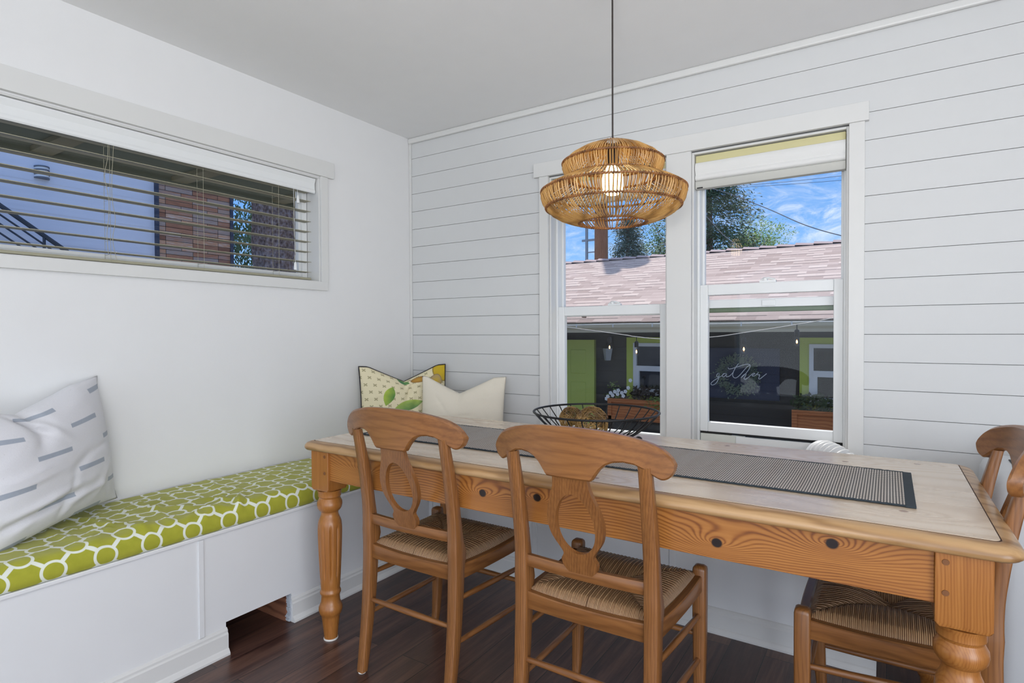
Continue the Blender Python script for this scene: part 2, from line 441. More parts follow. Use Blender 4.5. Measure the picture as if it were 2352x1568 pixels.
m.box((XL, y0, 0), (OPN[0][0], y1, H)).box((OPN[0][1], y0, 0), (OPN[1][0], y1, H)).box((OPN[1][1], y0, 0), (XR, y1, H))
for a, b in OPN: m.box((a, y0, 0), (b, y1, WZ0)).box((a, y0, WZ1), (b, y1, H))
wb = S('wall_back', m, M_['gap'])
m = MB()
zs = [.969+.1133*k for k in range(-9, 14)]
g = .0011
for z, zn in zip([0]+zs, zs+[H]):
    a, b = z+g, min(zn-g, H)
    if b-a < .01: continue
    for (za, zb) in ([(a, b)] if (b <= 2.1 or a >= 2.1) else [(a, 2.1), (2.1, b)]):
        if zb <= 2.1:
            m.box((XL+.002, YB, za), (-1.60, y0-.0005, zb)); m.box((-.10, YB, za), (XR, y0-.0005, zb))
        else: m.box((XL+.002, YB, za), (XR, y0-.0005, zb))
S('shiplap_boards', m, M_['ship'], wb)
# right wall and the wall behind the camera, with unseen openings added to bring in light
m = MB(); m.box((XR, YF, 0), (XR+.15, -3.0, H)).box((XR, .1, 0), (XR+.15, YB+.14, H)).box((XR, -3.0, 0), (XR+.15, .1, .06)).box((XR, -3.0, 2.15), (XR+.15, .1, H))
S('wall_right', m, M_['wall'])
m = MB(); m.box((XL, YF-.15, 0), (-1.9, YF, H)).box((1.9, YF-.15, 0), (XR, YF, H)).box((-1.9, YF-.15, 2.15), (1.9, YF, H))
S('wall_front', m, M_['wall'])
# trims: corner bead, ceiling bead, casings
S('trim_1', MB().box((XL, YB-.012, 0), (XL+.017, YB, H-.02)), M_['trim'], smooth=True, bevel=.003)
S('trim_2', MB().box((XL+.0005, YB-.022, H-.034), (XR, YB, H)), M_['trim'], bevel=.008)
# left window casing
m = MB()
m.box((XL, LW0-.1, 2.062), (XL+.020, 2.157, 2.148))
m.box((XL, LW1, LZ0-.01), (XL+.014, 2.118, 2.062))
m.box((XL, LW0-.05, 1.443), (XL+.016, 2.113, LZ0))
m.box((XL-.10, LW0, LZ0-.004), (XL, LW1-.002, LZ0+.004)); m.box((XL-.10, LW1-.006, LZ0), (XL, LW1, LZ1)); m.box((XL-.10, LW0, LZ1-.006), (XL, LW1, LZ1))
S('trim_3', m, M_['trim'], bevel=.0015)
# back window casings
m = MB()
m.box((-1.654, YB-.024, 2.065), (-.070, YB, 2.142))
m.box((-1.621, YB-.018, .47), (-1.566, YB+.001, 2.065)); m.box((-.906, YB-.018, .55), (-.788, YB+.001, 2.065)); m.box((-.14, YB-.018, .47), (-.084, YB+.001, 2.065))
m.box((-1.621, YB-.018, .47), (-.084, YB, .55)); m.box((-1.64, YB-.045, .60), (-.066, YB+.001, .622))
for a, b in OPN:
    m.box((a, YB, WZ0), (a+.010, YB+.07, WZ1)); m.box((b-.010, YB, WZ0), (b, YB+.07, WZ1))
    m.box((a+.010, YB, WZ1-.010), (b-.010, YB+.07, WZ1)); m.box((a+.010, YB, WZ0), (b-.010, YB+.07, WZ0+.01))
S('trim_4', m, M_['trim'], bevel=.0015)

# ---- windows
def rect_frame(mb, ax, a0, a1, z0, z1, w, d0, d1, wt=None, wb_=None):
    wt = w if wt is None else wt; wb_ = w if wb_ is None else wb_
    def b(p0, p1, q0, q1):
        if ax == 'x': mb.box((p0, d0, q0), (p1, d1, q1))
        else: mb.box((d0, p0, q0), (d1, p1, q1))
    b(a0, a0+w, z0, z1); b(a1-w, a1, z0, z1); b(a0+w, a1-w, z0, z0+wb_); b(a0+w, a1-w, z1-wt, z1)
    return mb
def pane(name, ax, a0, a1, z0, z1, d, parent, mat='glass', th=.003):
    if ax == 'x': mb = MB().add([(a0, d, z0), (a1, d, z0), (a1, d, z1), (a0, d, z1)], [(0, 1, 2, 3)])
    else: mb = MB().add([(d, a0, z0), (d, a1, z0), (d, a1, z1), (d, a0, z1)], [(0, 1, 2, 3)])
    return mb.build(name, M_[mat], parent)
w1 = thing('window_1', None, None, kind='structure')
S('window_frame', rect_frame(MB(), 'y', LW0+.002, LW1-.007, LZ0+.004, LZ1-.006, .030, XL-.145, XL-.10), M_['vinyl'], w1, bevel=.002)
S('sash', rect_frame(MB(), 'y', LW0+.032, LW1-.037, LZ0+.034, LZ1-.036, .016, XL-.14, XL-.112), M_['vinyl'], w1, bevel=.002)
pane('glass_pane', 'y', LW0+.045, LW1-.05, LZ0+.046, LZ1-.048, XL-.126, w1)
for wi, (a, b) in enumerate(OPN):
    w = thing('window_%d' % (wi+2), None, None, kind='structure')
    fa, fb = a+.010, b-.010
    dz = 0 if wi == 0 else .084
    S('window_frame', rect_frame(MB(), 'x', fa, fb, WZ0+.01, WZ1-.01, .012, YB+.055, YB+.135), M_['vinyl'], w, bevel=.002)
    us = S('upper_sash', rect_frame(MB(), 'x', fa+.012, fb-.012, 1.296+.027*wi, WZ1-.022, .012, YB+.100, YB+.128, wb_=.046-.006*wi), M_['vinyl'], w, bevel=.002)
    pane('glass_pane', 'x', fa+.022, fb-.022, 1.34+.02*wi, WZ1-.03, YB+.114, us)
    za, zb = .645+dz, 1.350+dz
    ls = S('lower_sash', rect_frame(MB(), 'x', fa+.012, fb-.012, za, zb, .037, YB+.060, YB+.094, wt=.050, wb_=.046), M_['vinyl'], w, bevel=.003)
    pane('glass_pane', 'x', fa+.048, fb-.048, za+.045, zb-.049, YB+.078, ls)
    pane('insect_screen', 'x', fa+.014, fb-.014, WZ0+.02, 1.30, YB+.131, w, 'screen', .001)
    # sash lock sitting on the meeting rail
    cxx = (fa+fb)/2 + (0.02 if wi == 0 else 0)
    lk = MB(); lk.box((cxx-.035, YB+.070, zb), (cxx+.035, YB+.090, zb+.010)); lk.lathe([(.012, 0), (.012, .012), (.008, .016), (0.001, .017)], (cxx-.012, YB+.080, zb+.008), 16)
    lk.tube([(cxx-.030, YB+.078, zb+.012), (cxx, YB+.072, zb+.020), (cxx+.030, YB+.078, zb+.012)], .005, 8)
    S('sash_lock', lk, M_['vinyl'], ls, smooth=True)
    if wi == 1:
        # keeper and weatherstrip on the outer sash seen below the raised rail
        k2 = MB().box((cxx-.03, YB+.094, 1.328), (cxx+.03, YB+.100, 1.356)); S('lock_keeper', k2, M_['vinyl'], us, bevel=.003)
        S('weatherstrip', MB().box((fa+.014, YB+.101, 1.3015), (fb-.014, YB+.126, 1.3225)), plain('green_weatherstrip', (92, 108, 84), .5), us, bevel=.004)
# baseboards follow the bench faces
BX, BY = -2.097, 2.384
def baseboard(seg, horiz, name):
    prof = [(0, 0), (.024, 0), (.024, .008), (.017, .020), (.013, .024), (.013, .076), (.009, .082), (.009, .090), (.004, .097), (0, .099)]
    mb = MB()
    for (p, q) in seg:
        if horiz == 'y': mb.loops([[(BX+u, t, z) for u, z in prof] for t in (p, q)])
        else: mb.loops([[(t, BY-u, z) for u, z in prof] for t in (p, q)])
    return S(name, mb, M_['trim'])
baseboard([(-1.2, 1.226), (1.507, BY-.001)], 'y', 'baseboard_left')
baseboard([(BX, -.03)], 'x', 'baseboard_back')

# ------------------------------------------------------------------ built-in bench
BH = .465
bench = thing('storage_bench', 'white painted built-in corner bench with a cut-out vent hole near the floor', 'bench', (BX-.25, BY, 0))
def bloc(o): o.matrix_parent_inverse = bench.matrix_world.inverted(); return o
bpy.context.view_layer.update()
hy0, hy1, hz = 1.224, 1.507, .118
m = MB(); t_ = .018
fx0, fx1 = BX-t_, BX
m.box((fx0, -1.2, 0), (fx1, hy0, BH-.006)); m.box((fx0, hy1, 0), (fx1, BY, BH-.006)); m.box((fx0, hy0, hz), (fx1, hy1, BH-.006))
bloc(m.build('front_panel', M_['bench'], bench))
m = MB(); m.box((BX, BY, 0), (-.03, BY+t_, BH-.006)); m.box((-.048, BY+t_, 0), (-.03, YB-.002, BH-.006))
bloc(m.build('front_panel', M_['bench'], bench))
m = MB(); m.box((XL+.002, -1.2, BH-.006), (BX+.006, YB-.002, BH+.008)); m.box((BX+.006, BY-.006, BH-.006), (-.026, YB-.002, BH+.008))
bloc(m.build('bench_top', M_['bench'], bench, bevel=.003))
for (yy, hh) in ((1.131, 0),):
    bloc(MB().box((BX, yy-.010, .099), (BX+.005, yy+.010, BH-.008)).build('batten', M_['bench'], bench, bevel=.0015))
for xx in (-1.427, -.755, BX+.012):
    bloc(MB().box((xx-.013, BY-.005, .099), (xx+.013, BY, BH-.008)).build('batten', M_['bench'], bench, bevel=.0015))
# framing lumber and torn paint at the vent hole
lum = wood('bare_framing_lumber', axis='x', cross=20, dark=(70, 38, 24), mid=(112, 68, 46), light=(140, 92, 66), rough=.8, coat=0)
bloc(MB().box((XL+.01, hy1-.012, 0), (fx0-.001, hy1+.02, .30)).build('framing_board', lum, bench))
m = MB()
r2 = random.Random(3)
for k in range(26):
    z = .004+k*.0044; w_ = .003+.007*r2.random()+(.006 if z < .03 else 0)
    m.box((fx0-.002*r2.random(), hy1-w_, z), (BX+.001+.003*r2.random(), hy1+.0005, z+.0046))
bloc(m.build('torn_paint_edge', plain('chipped_paint', (176, 182, 190), .8, .5, 90), bench))

# ------------------------------------------------------------------ bench cushion cover
def cushion():
    mb = MB()
    xa, xb = XL+.004, BX+.004
    ya, yb = -1.2, YB-.006
    Wd = xb-xa; r = .045; hT = .548; hB = BH+.009
    arc = [(0, hB+.01), (.002, hT-.01), (.012, hT)]
    # profile across the bench (x from wall), front rounds down
    prof = [(0.0, hB)] + [(.002, hT-.012), (.010, hT-.002), (.02, hT)]
    n = 22
    for i in range(1, n): prof.append((.02+(Wd-.02-r)*i/n, hT))
    zc = hT-r
    for k in range(0, 9):
        a = PI/2*k/8; prof.append((Wd-r+r*math.sin(a), zc-.006*k/8+ r*math.cos(a)))
    prof.append((Wd+.001, hB+.006)); prof.append((Wd-.006, hB))
    L = [0]
    for (p, q), (p2, q2) in zip(prof, prof[1:]): L.append(L[-1]+math.hypot(p2-p, q2-q))
    R = random.Random(5)
    wr = []
    for k in range(46):
        cy = R.uniform(.55, 2.6) if k > 16 else R.uniform(.85, 1.35)
        cx = R.uniform(.12, .46); an = R.uniform(-1.1, 1.1)+PI/2*.0
        wr.append((cx, cy, math.cos(an), math.sin(an), R.uniform(.05, .16), R.uniform(.008, .016), R.uniform(.004, .011)*(1.25 if k < 17 else .8)))
    def disp(x, y):
        d = 0
        for cx, cy, c, s, l, w, h in wr:
            du, dv = x-cx, y-cy
            if abs(du) > .3 or abs(dv) > .3: continue
            p = du*c+dv*s + .03*math.sin(dv*20); q = -du*s+dv*c + .012*math.sin(p*25)
            d += h*math.exp(-(p/l)**2-(q/w)**2)
        return d + .004*math.sin(y*5.1)+.003*math.sin(y*11+x*9)
    ny = 420; vs = []; us = []
    for j in range(ny+1):
        y = ya+(yb-ya)*j/ny
        for (x, z), l in zip(prof, L):
            top = max(0, min(1, (z-hB)/(hT-hB)))
            e = min(1, x/.03)
            d = disp(x, y)*top*e
            sag = -.006*math.sin(PI*min(1, x/Wd))*0
            bulge = .004*math.sin(y*9.3)*top*(1 if x > Wd-.05 else 0)
            vs.append((xa+x+bulge*.6, y, z+d+sag)); us.append((l+.03, y))
    n_ = len(prof)
    fs = [(j*n_+i, j*n_+i+1, (j+1)*n_+i+1, (j+1)*n_+i) for j in range(ny) for i in range(n_-1)]
    mb.add(vs, fs, us)
    mb.add([vs[i] for i in range(n_)], [tuple(range(n_))], [us[i] for i in range(n_)])
    mb.add([vs[ny*n_+i] for i in range(n_)], [tuple(range(n_))], [us[i] for i in range(n_)])
    return mb
o = cushion().build('bench_cushion', M_['cover'], smooth=True, angle=60)
tag(o, 'long rumpled seat cushion in olive green cotton with a white ring lattice pattern', 'cushion')

# ------------------------------------------------------------------ pillows
def pillow(name, mat, w, h, th, chop=0, chopx=.5, seed=1, pinch=.05, folds=(), piping=None, wr=1.0, bow=.0):
    R = random.Random(seed); N = 64
    ws = [(R.uniform(-.9, .9), R.uniform(-.9, .9), R.uniform(0, PI), R.uniform(.15, .4), R.uniform(.02, .05), R.uniform(-.006, .006)*wr) for _ in range(26)]
    def shape(u, v, side):
        # u,v in -1..1
        pu = u*(1-pinch*(1-v*v)); pv = v*(1-pinch*(1-u*u))
        z = th*.5*(max(0, 1-abs(u)**2.6)**.55)*(max(0, 1-abs(v)**2.6)**.55)
        z *= max(0, 1-(abs(u)*abs(v))**3)**.9
        if chop:
            # 'karate chop' dent at the middle of the top edge
            k = math.exp(-((u-(chopx*2-1))/.42)**2)*max(0, (v+.2)/1.2)**2.2
            kk = max(0, 1-abs(u-(chopx*2-1))/.8)*max(0, (v+.1)/1.1)**2
            pv -= chop*kk*1.15/(h/2)*.9
            z *= 1-.45*k*math.exp(-((u-(chopx*2-1))/.12)**2)
        for a, b, an, l, wd, hh in ws:
            p = (u-a)*math.cos(an)+(v-b)*math.sin(an); q = -(u-a)*math.sin(an)+(v-b)*math.cos(an)
            z += hh*math.exp(-(p/l)**2-(q/(wd*1.6))**2)*(1-abs(u)**6)*(1-abs(v)**6)
        for (fu, fv, an, l, wd, hh) in folds:
            p = (u-fu)*math.cos(an)+(v-fv)*math.sin(an); q = -(u-fu)*math.sin(an)+(v-fv)*math.cos(an)
            z += hh*math.exp(-(p/l)**2-(q/wd)**2)*(1-abs(u)**8)*(1-abs(v)**8)
        return (pu*w/2, -side*z, pv*h/2+h/2)
    mb = MB()
    for side in (1, -1):
        grid(mb, N, N, lambda a, b: (shape(a*2-1, b*2-1, side), (a, b)))
    o = mb.build(name, mat)
    bm = bmesh.new(); bm.from_mesh(o.data); bmesh.ops.remove_doubles(bm, verts=bm.verts, dist=.0004)
    bmesh.ops.recalc_face_normals(bm, faces=bm.faces)
    for f in bm.faces: f.smooth = True
    bm.to_mesh(o.data); bm.free()
    if piping:
        pts = []
        for k in range(4*24):
            s = k//24; f = (k % 24)/24*2-1
            u, v = [(f, -1), (1, f), (-f, 1), (-1, -f)][s]
            p = shape(u, v, 1); pts.append(p)
        MB().tube(pts, .0035, 6, closed=True).build('piping', piping, o, smooth=True)
    return o
def place_between(o, A, B, lean):
    """stand the pillow so its top edge runs A->B; it leans back by lean radians"""
    A, B = Vector(A), Vector(B); mid = (A+B)/2
    d = (B-A); d.z = 0; d.normalize()
    rz = math.atan2(d.y, d.x)
    o.rotation_euler = (lean, 0, rz)
    return mid, rz
o = pillow('throw_pillow', M_['canvas'], .58, .49, .19, chop=.05, chopx=.36, seed=4, pinch=.085, wr=1.3,
    folds=[(-.35, .72, -.9, .28, .05, -.03), (-.2, .62, -.9, .3, .06, .018), (-.45, -.62, .12, .55, .06, -.022), (-.4, -.52, .12, .5, .07, .012)])
tag(o, 'large off-white throw pillow with blue-grey dashes leaning on the left wall', 'pillow')
o.location = (-2.395, .800, .541); o.rotation_euler = (-.26, 0, math.atan2(.445, -.29)) ; o.rotation_euler = (-.09, -.08, math.atan2(.47, -.28))
P1 = o
black = plain('dark_piping', (34, 30, 40), .8)
o = pillow('throw_pillow', M_['floral'], .52, .47, .15, chop=.085, chopx=.5, seed=9, pinch=.04, piping=black, folds=[(.1, .5, 1.3, .35, .05, -.02)])
tag(o, 'floral throw pillow with plums, leaves and small crosses in the bench corner', 'pillow')
o.location = (-2.375, 2.495, .550); o.rotation_euler = (-.12, 0, math.atan2(.417, .28))
o = pillow('throw_pillow', M_['creamcloth'], .50, .49, .15, chop=.085, chopx=.46, seed=13, pinch=.045)
tag(o, 'plain cream slub throw pillow with a chopped top against the shiplap wall', 'pillow')
o.location = (-2.02, 2.56, .475); o.rotation_euler = (-.17, 0, math.atan2(.18, .42))

# ------------------------------------------------------------------ dining table
TC = (-.862, 1.890); TR = math.radians(.45); TH = .787
table = thing('dining_table', 'long pine farmhouse table with turned fluted legs and a pale rounded top', 'table', (TC[0], TC[1], 0), TR)
TL, TW = 1.091, .4375      # half length / half width
def rrect(hx, hy, r, n=8):
    pts = []
    for cx, cy, a0 in ((hx-r, hy-r, 0), (-hx+r, hy-r, PI/2), (-hx+r, -hy+r, PI), (hx-r, -hy+r, 3*PI/2)):
        for k in range(n+1):
            a = a0+PI/2*k/n; pts.append((cx+r*math.cos(a), cy+r*math.sin(a)))
    return pts
m = MB(); IN = .040
m.loops([[(x, y, TH-.012) for x, y in rrect(TL-IN, TW-IN, .0145)], [(x, y, TH-.0005) for x, y in rrect(TL-IN, TW-IN, .0145)]])
tt = m.build('tabletop', M_['top'], table)
# moulded rim: groove, soft shoulder and bullnose
prof = [(IN-.0026, TH-.007), (IN-.0030, TH-.0018), (IN-.010, TH-.0024), (.020, TH-.0045), (.009, TH-.009), (.003, TH-.015), (0, TH-.022), (.002, TH-.029), (.008, TH-.034), (.03, TH-.035), (.12, TH-.035)]
L = [[(x, y, z) for x, y in rrect(TL-i, TW-i, max(.052-i, .014) if i < .05 else .02)] for i, z in prof]
m = MB(); m.loops(L, cap=False)
m.build('edge_molding', M_['rim'], tt, smooth=True, angle=50)
gq = [(IN-.0001, TH-.0016), (IN-.0028, TH-.0016), (IN-.0028, TH-.006), (IN-.0001, TH-.006)]
MB().loops([[(x, y, z) for x, y in rrect(TL-i, TW-i, .0145)] for i, z in gq], closed=True).build('dark_groove', plain('groove_wax', (58, 32, 16), .8), tt)
m = MB().box((-TL+.12, -TW+.12, TH-.036), (TL-.12, TW-.12, TH-.034)); m.build('top_underside', M_['rim'], tt)
AZ0, AZ1 = .640, TH-.035
lx, ly, lb = .990, .372, .048
for s in (-1, 1):
    m = MB().box((-lx+lb, s*(ly+lb-.030), AZ0), (lx-lb, s*(ly+lb-.010), AZ1))
    m.build('apron', M_['apron'], table, bevel=.0015)
    m = MB().box((s*(lx+lb-.028), -ly+lb, AZ0), (s*(lx+lb-.008), ly-lb, AZ1))
    m.build('apron', M_['apy'], table, bevel=.0015)
def turned_leg():
    # (radius, height) list, block above
    P = [(.0, .004), (.0255, .004), (.0262, .012), (.0290, .045), (.0345, .088), (.0362, .098), (.041, .103), (.0455, .118), (.0452, .130), (.0405, .142), (.0365, .150), (.0352, .172), (.0372, .181), (.0400, .185), (.0402, .192), (.0372, .198), (.0360, .204), (.0372, .212)]
    V = [(.0372, .212), (.0398, .26), (.0435, .34), (.0460, .41), (.0462, .445), (.0440, .468), (.0385, .482)]
    U = [(.0385, .482), (.0345, .492), (.0325, .500), (.0335, .508), (.0400, .514), (.0460, .523), (.0485, .535), (.0478, .546), (.0425, .556), (.0400, .562), (.0410, .566), (.0440, .570), (.0440, .583), (.0460, .589), (.0470, .594)]
    n = 80; L = []
    for r, z in P: L.append([(r*math.cos(2*PI*k/n), r*math.sin(2*PI*k/n), z) for k in range(n)])
    for i in range(1, 26):
        z = .212+(.482-.212)*i/26; r = sm_interp(z, [(b, a) for a, b in V])
        f = max(0, min(1, (z-.235)/.03))*max(0, min(1, (.462-z)/.02))
        L.append([((r-.0052*f*max(0, math.cos(10*2*PI*k/n))**3)*math.cos(2*PI*k/n), (r-.0052*f*max(0, math.cos(10*2*PI*k/n))**3)*math.sin(2*PI*k/n), z) for k in range(n)])
    for r, z in U: L.append([(r*math.cos(2*PI*k/n), r*math.sin(2*PI*k/n), z) for k in range(n)])
    return L
peg = plain('oak_peg', (118, 74, 38), .6)
for sx in (-1, 1):
    for sy in (-1, 1):
        m = MB(); m.loops(turned_leg())
        # square block with its lower corners rounded over
        b = lb
        Lb = []
        for z, c in ((.593, .012), (.597, .005), (.606, .0015), (AZ1, .0015)):
            i_ = .010 if z == .593 else (.003 if z == .597 else 0)
            h = b-i_
            Lb.append([(h-c, -h, z), (h, -h+c, z), (h, h-c, z), (h-c, h, z), (-h+c, h, z), (-h, h-c, z), (-h, -h+c, z), (-h+c, -h, z)])
        m.loops(Lb)
        o = m.build('leg', M_['tbz'], table, smooth=True, angle=35); o.location = (sx*lx, sy*ly, 0)
        MB().lathe([(.0, 0), (.0275, 0), (.0285, .003), (.0275, .0065), (0, .0065)], n=28).build('felt_pad', M_['felt'], o, smooth=True)
        for zz in (.733, .669):
            pg = MB(); n = 14
            pg.loops([[(.030*(-sx)+.0065*math.cos(2*PI*k/n), sy*(b+.0002), zz+.0065*math.sin(2*PI*k/n)) for k in range(n)], [(.030*(-sx)+.006*math.cos(2*PI*k/n), sy*(b+.0016), zz+.006*math.sin(2*PI*k/n)) for k in range(n)]])
            pg.build('peg', peg, o)

# ---- table runner
def runner():
    mb = MB(); x0, x1, y0, y1 = -1.845, .058, 1.668, 2.060
    R = random.Random(2)
    def top(a, b):
        x = x0+.022+(x1-x0-.044)*a; y = y0+(y1-y0)*b
        e = .0012*math.sin(a*160)+.0008*math.sin(a*410)
        y += e*(1 if b in (0, 1) else 0)
        # turned by the table's own slant
        z = TH+.0042+.0006*math.sin(a*60+b*9)
        return (x, y, z), (a*1.55, b*.39*1.0)
    grid(mb, 300, 24, top)
    o = mb.build('table_runner', M_['runner'], smooth=True)
    sm = MB().box((x0+.022, y0+.002, TH+.0002), (x1-.022, y1-.002, TH+.0034)); sm.build('backing', M_['runner_hem'], o)
    for yy in (y0, y1):
        pts = [(x0+.02+(x1-x0-.04)*k/240, yy+.0014*math.sin(k*1.9), TH+.0035+.0004*math.sin(k*2.6)) for k in range(241)]
        MB().tube(pts, .0024, 6).build('selvedge_cord', M_['runner_hem'], o, smooth=True)
    for xx in (x0, x1-.022):
        MB().box((xx, y0-.003, TH+.0002), (xx+.022, y1+.003, TH+.0048)).build('end_hem', M_['runner_hem'], o, bevel=.001)
    return o
o = runner()
tag(o, 'black and white woven table runner with dark hems along the tabletop', 'runner')

# ---- wire bowl and vine balls
BC = (-.971, 2.095); BRt, BRb, BHt = .246, .095, .108
bowl = thing('wire_bowl', 'wide black wire bowl with two vine balls in it on the table', 'bowl', (BC[0], BC[1], TH))
def ring(r, z, n=72): return [(r*math.cos(2*PI*k/n), r*math.sin(2*PI*k/n), z) for k in range(n)]
MB().tube(ring(BRt, BHt), .0042, 10, closed=True).build('rim_ring', M_['blackmetal'], bowl, smooth=True)
MB().tube(ring(BRb, .0045), .0036, 8, closed=True).build('base_ring', M_['blackmetal'], bowl, smooth=True)
m = MB()
for k in range(28):
    a = 2*PI*k/28
    pts = []
    for i in range(13):
        t = i/12; r = BRb+(BRt-BRb)*(t**.82); z = .0045+(BHt-.0045)*(t**1.45)
        pts.append((r*math.cos(a), r*math.sin(a), z))
    o = MB().tube(pts, .0023, 6).build('wire', M_['blackmetal'], bowl, smooth=True)
for k in range(5):
    a = PI*k/5; MB().tube([(BRb*math.cos(a), BRb*math.sin(a), .0045), (0, 0, .0045), (-BRb*math.cos(a), -BRb*math.sin(a), .0045)], .0018, 6).build('wire', M_['blackmetal'], bowl, smooth=True)
def vine_ball(r, seed):
    R = random.Random(seed); mb = MB()
    for k in range(62):
        n = Vector((R.gauss(0, 1), R.gauss(0, 1), R.gauss(0, 1))).normalized(); u = n.orthogonal().normalized(); w = n.cross(u)
        off = R.uniform(-.45, .45)*r if k > 16 else 0
        rr = math.sqrt(max(0, r*r-off*off))
        a0 = R.uniform(0, 2*PI); span = R.uniform(2.2, 5.5)
        K = 30; ph = R.uniform(0, 6)
        pts = [n*(off+.05*r*math.sin(3*t+ph)) + (u*math.cos(t)+w*math.sin(t))*rr*(.95+.05*math.sin(5*t+ph)) for t in [a0+span*i/K for i in range(K+1)]]
        mb.tube(pts, R.uniform(.0011, .0022), 5)
    return mb
bz = TH+.0068
for nm, (x, y, r, sd, lab) in enumerate([(-1.090, 2.118, .050, 3, 'smaller woven vine ball on the left inside the wire bowl'), (-.962, 2.040, .064, 8, 'larger woven vine ball on the right inside the wire bowl')]):
    o = vine_ball(r, sd).build('vine_ball', M_['vine'], smooth=True); o.location = (x, y, bz+r+(.010 if nm == 0 else .0)); tag(o, lab, 'decorative ball', 'vine balls in the wire bowl')
# little dark knob lying beside the bowl
o = MB().lathe([(0, 0), (.010, .001), (.014, .006), (.012, .012), (.006, .016), (0, .017)], n=20).build('beaded_knob', M_['blackmetal'], smooth=True)
o.location = (-.812, 2.145, TH); tag(o, 'small black knob lying on the tabletop just right of the wire bowl', 'knob')

# ------------------------------------------------------------------ rush-seat chair
def rounded(cx, cy, hx, hy, z, c):
    return [(cx+hx-c, cy-hy, z), (cx+hx, cy-hy+c, z), (cx+hx, cy+hy-c, z), (cx+hx-c, cy+hy, z), (cx-hx+c, cy+hy, z), (cx-hx, cy+hy-c, z), (cx-hx, cy-hy+c, z), (cx-hx+c, cy-hy, z)]
FX, FY = .212, .205
BXp = .197
def post_y(z): return sm_interp(z, [(0, -.228), (.10, -.212), (.22, -.196), (.34, -.186), (.45, -.181), (.52, -.183), (.60, -.190), (.70, -.205), (.80, -.225), (.89, -.246)])
def make_chair(label):
    t = thing('dining_chair', label, 'chair', group='rush seat dining chairs')
    # legs
    for s in (-1, 1):
        L = []
        for z, h, dy, dx in ((.004, .0125, -.020, .0), (.05, .0145, -.011, 0), (.12, .0165, -.005, 0), (.22, .0185, 0, 0), (.34, .0195, 0, 0), (.466, .0195, 0, 0), (.474, .018, 0, 0), (.4785, .014, 0, 0), (.4805, .008, 0, 0)):
            L.append(rounded(s*(FX+dx), FY+dy, h, h, z, .004 if h > .01 else .003))
        o = MB().loops(L).build('leg', M_['chz'], t, smooth=True, angle=50)
        MB().lathe([(0, 0), (.0125, 0), (.013, .002), (.012, .0045), (0, .0045)], (s*FX, FY-.020, 0), 18).build('felt_pad', M_['felt'], o, smooth=True)
        L = []
        N = 40
        for i in range(N+1):
            z = .004+(.874-.004)*i/N
            hy = interp(z, [(0, .0135), (.10, .0165), (.25, .020), (.38, .0225), (.47, .0235), (.50, .0245), (.535, .021), (.60, .0175), (.75, .0150), (.872, .0112)])
            hx = interp(z, [(0, .0155), (.3, .018), (.5, .019), (.886, .0165)])
            # shoulder that swells forward at seat height
            fw = .010*math.exp(-((z-.487)/.026)**2)
            y = post_y(z)
            L.append([(s*BXp+px_, py_+y, z) for px_, py_ in ((hx-.003, -hy), (hx, -hy+.003), (hx, hy+fw-.003), (hx-.003, hy+fw), (-hx+.003, hy+fw), (-hx, hy+fw-.003), (-hx, -hy+.003), (-hx+.003, -hy))])
        o = MB().loops(L).build('leg', M_['chz'], t, smooth=True, angle=50)
        MB().lathe([(0, 0), (.0135, 0), (.014, .002), (.0135, .0045), (0, .0045)], (s*BXp, post_y(0), 0), 18).build('felt_pad', M_['felt'], o, smooth=True)
    # seat rails (gently bowed)
    z0, z1 = .402, .452
    def rail(p0, p1, th, out, mat, bow):
        P0, P1 = Vector(p0), Vector(p1); d = (P1-P0); nrm = Vector((d.y, -d.x, 0)).normalized()*out
        L = []
        for i in range(13):
            k = i/12; c = P0+d*k; b = bow*4*k*(1-k)
            ca = c+nrm*b; cb = ca-nrm*th
            up = -.006*4*k*(1-k)
            L.append([(ca.x, ca.y, z0+.002), (ca.x-nrm.x*.002, ca.y-nrm.y*.002, z0), (cb.x, cb.y, z0), (cb.x, cb.y, z1+up), (ca.x-nrm.x*.003, ca.y-nrm.y*.003, z1+up), (ca.x, ca.y, z1-.003+up)])
        MB().loops(L).build('seat_rail', mat, t, smooth=True, angle=45)
    rail((-BXp+.017, -.192, 0), (BXp-.017, -.192, 0), .022, 1, M_['chx'], .004)
    rail((-FX+.018, FY+.012, 0), (FX-.018, FY+.012, 0), .022, -1, M_['chx'], .006)
    for s in (-1, 1):
        rail((s*(BXp+.010), post_y(.43)+.022, 0), (s*(FX+.010), FY-.018, 0), .022, s, M_['chy'], .004)
    # rush seat: four wedges of cord meeting in the middle
    def seat():
        mb = MB(); N = 72
        yb, yf = -.176, .196; hb, hf = .186, .206
        def f(a, b):
            v = b; y = yb+(yf-yb)*v; hw = hb+(hf-hb)*v; u = a*2-1; x = u*hw
            # distances to each edge, scaled so the seams run corner to centre-line
            du = (1-abs(u))*hw; dv = min(v, 1-v)*(yf-yb)
            side = du < dv*1.02
            e = min(du, dv)
            edge = min(1, e/.02)
            bul = .013*math.sin(PI*min(1, e/.17))**.8 if e > 0 else 0
            seam = math.exp(-((du-dv)/.010)**2)*.0045*min(1, e/.05)
            if side: coord = y; al = du
            else: coord = x; al = dv
            rid = .0012*math.sin(coord*2*PI*76.7)
            z = .441+.021*edge**.5+bul-seam+rid*edge-.010*max(0, (e-.09)/.1)
            return (x, y, z), (coord+(.7 if side else 0)+(.13 if (u > 0) == side else 0), al)
        grid(mb, 2*N, 2*N, f)
        # skirt
        bm = []
        return mb
    o = seat().build('seat', M_['rush'], t, smooth=True, angle=180)
    MB().box((-.19, -.172, .430), (.19, .19, .436)).build('seat_underside', M_['rush'], t)
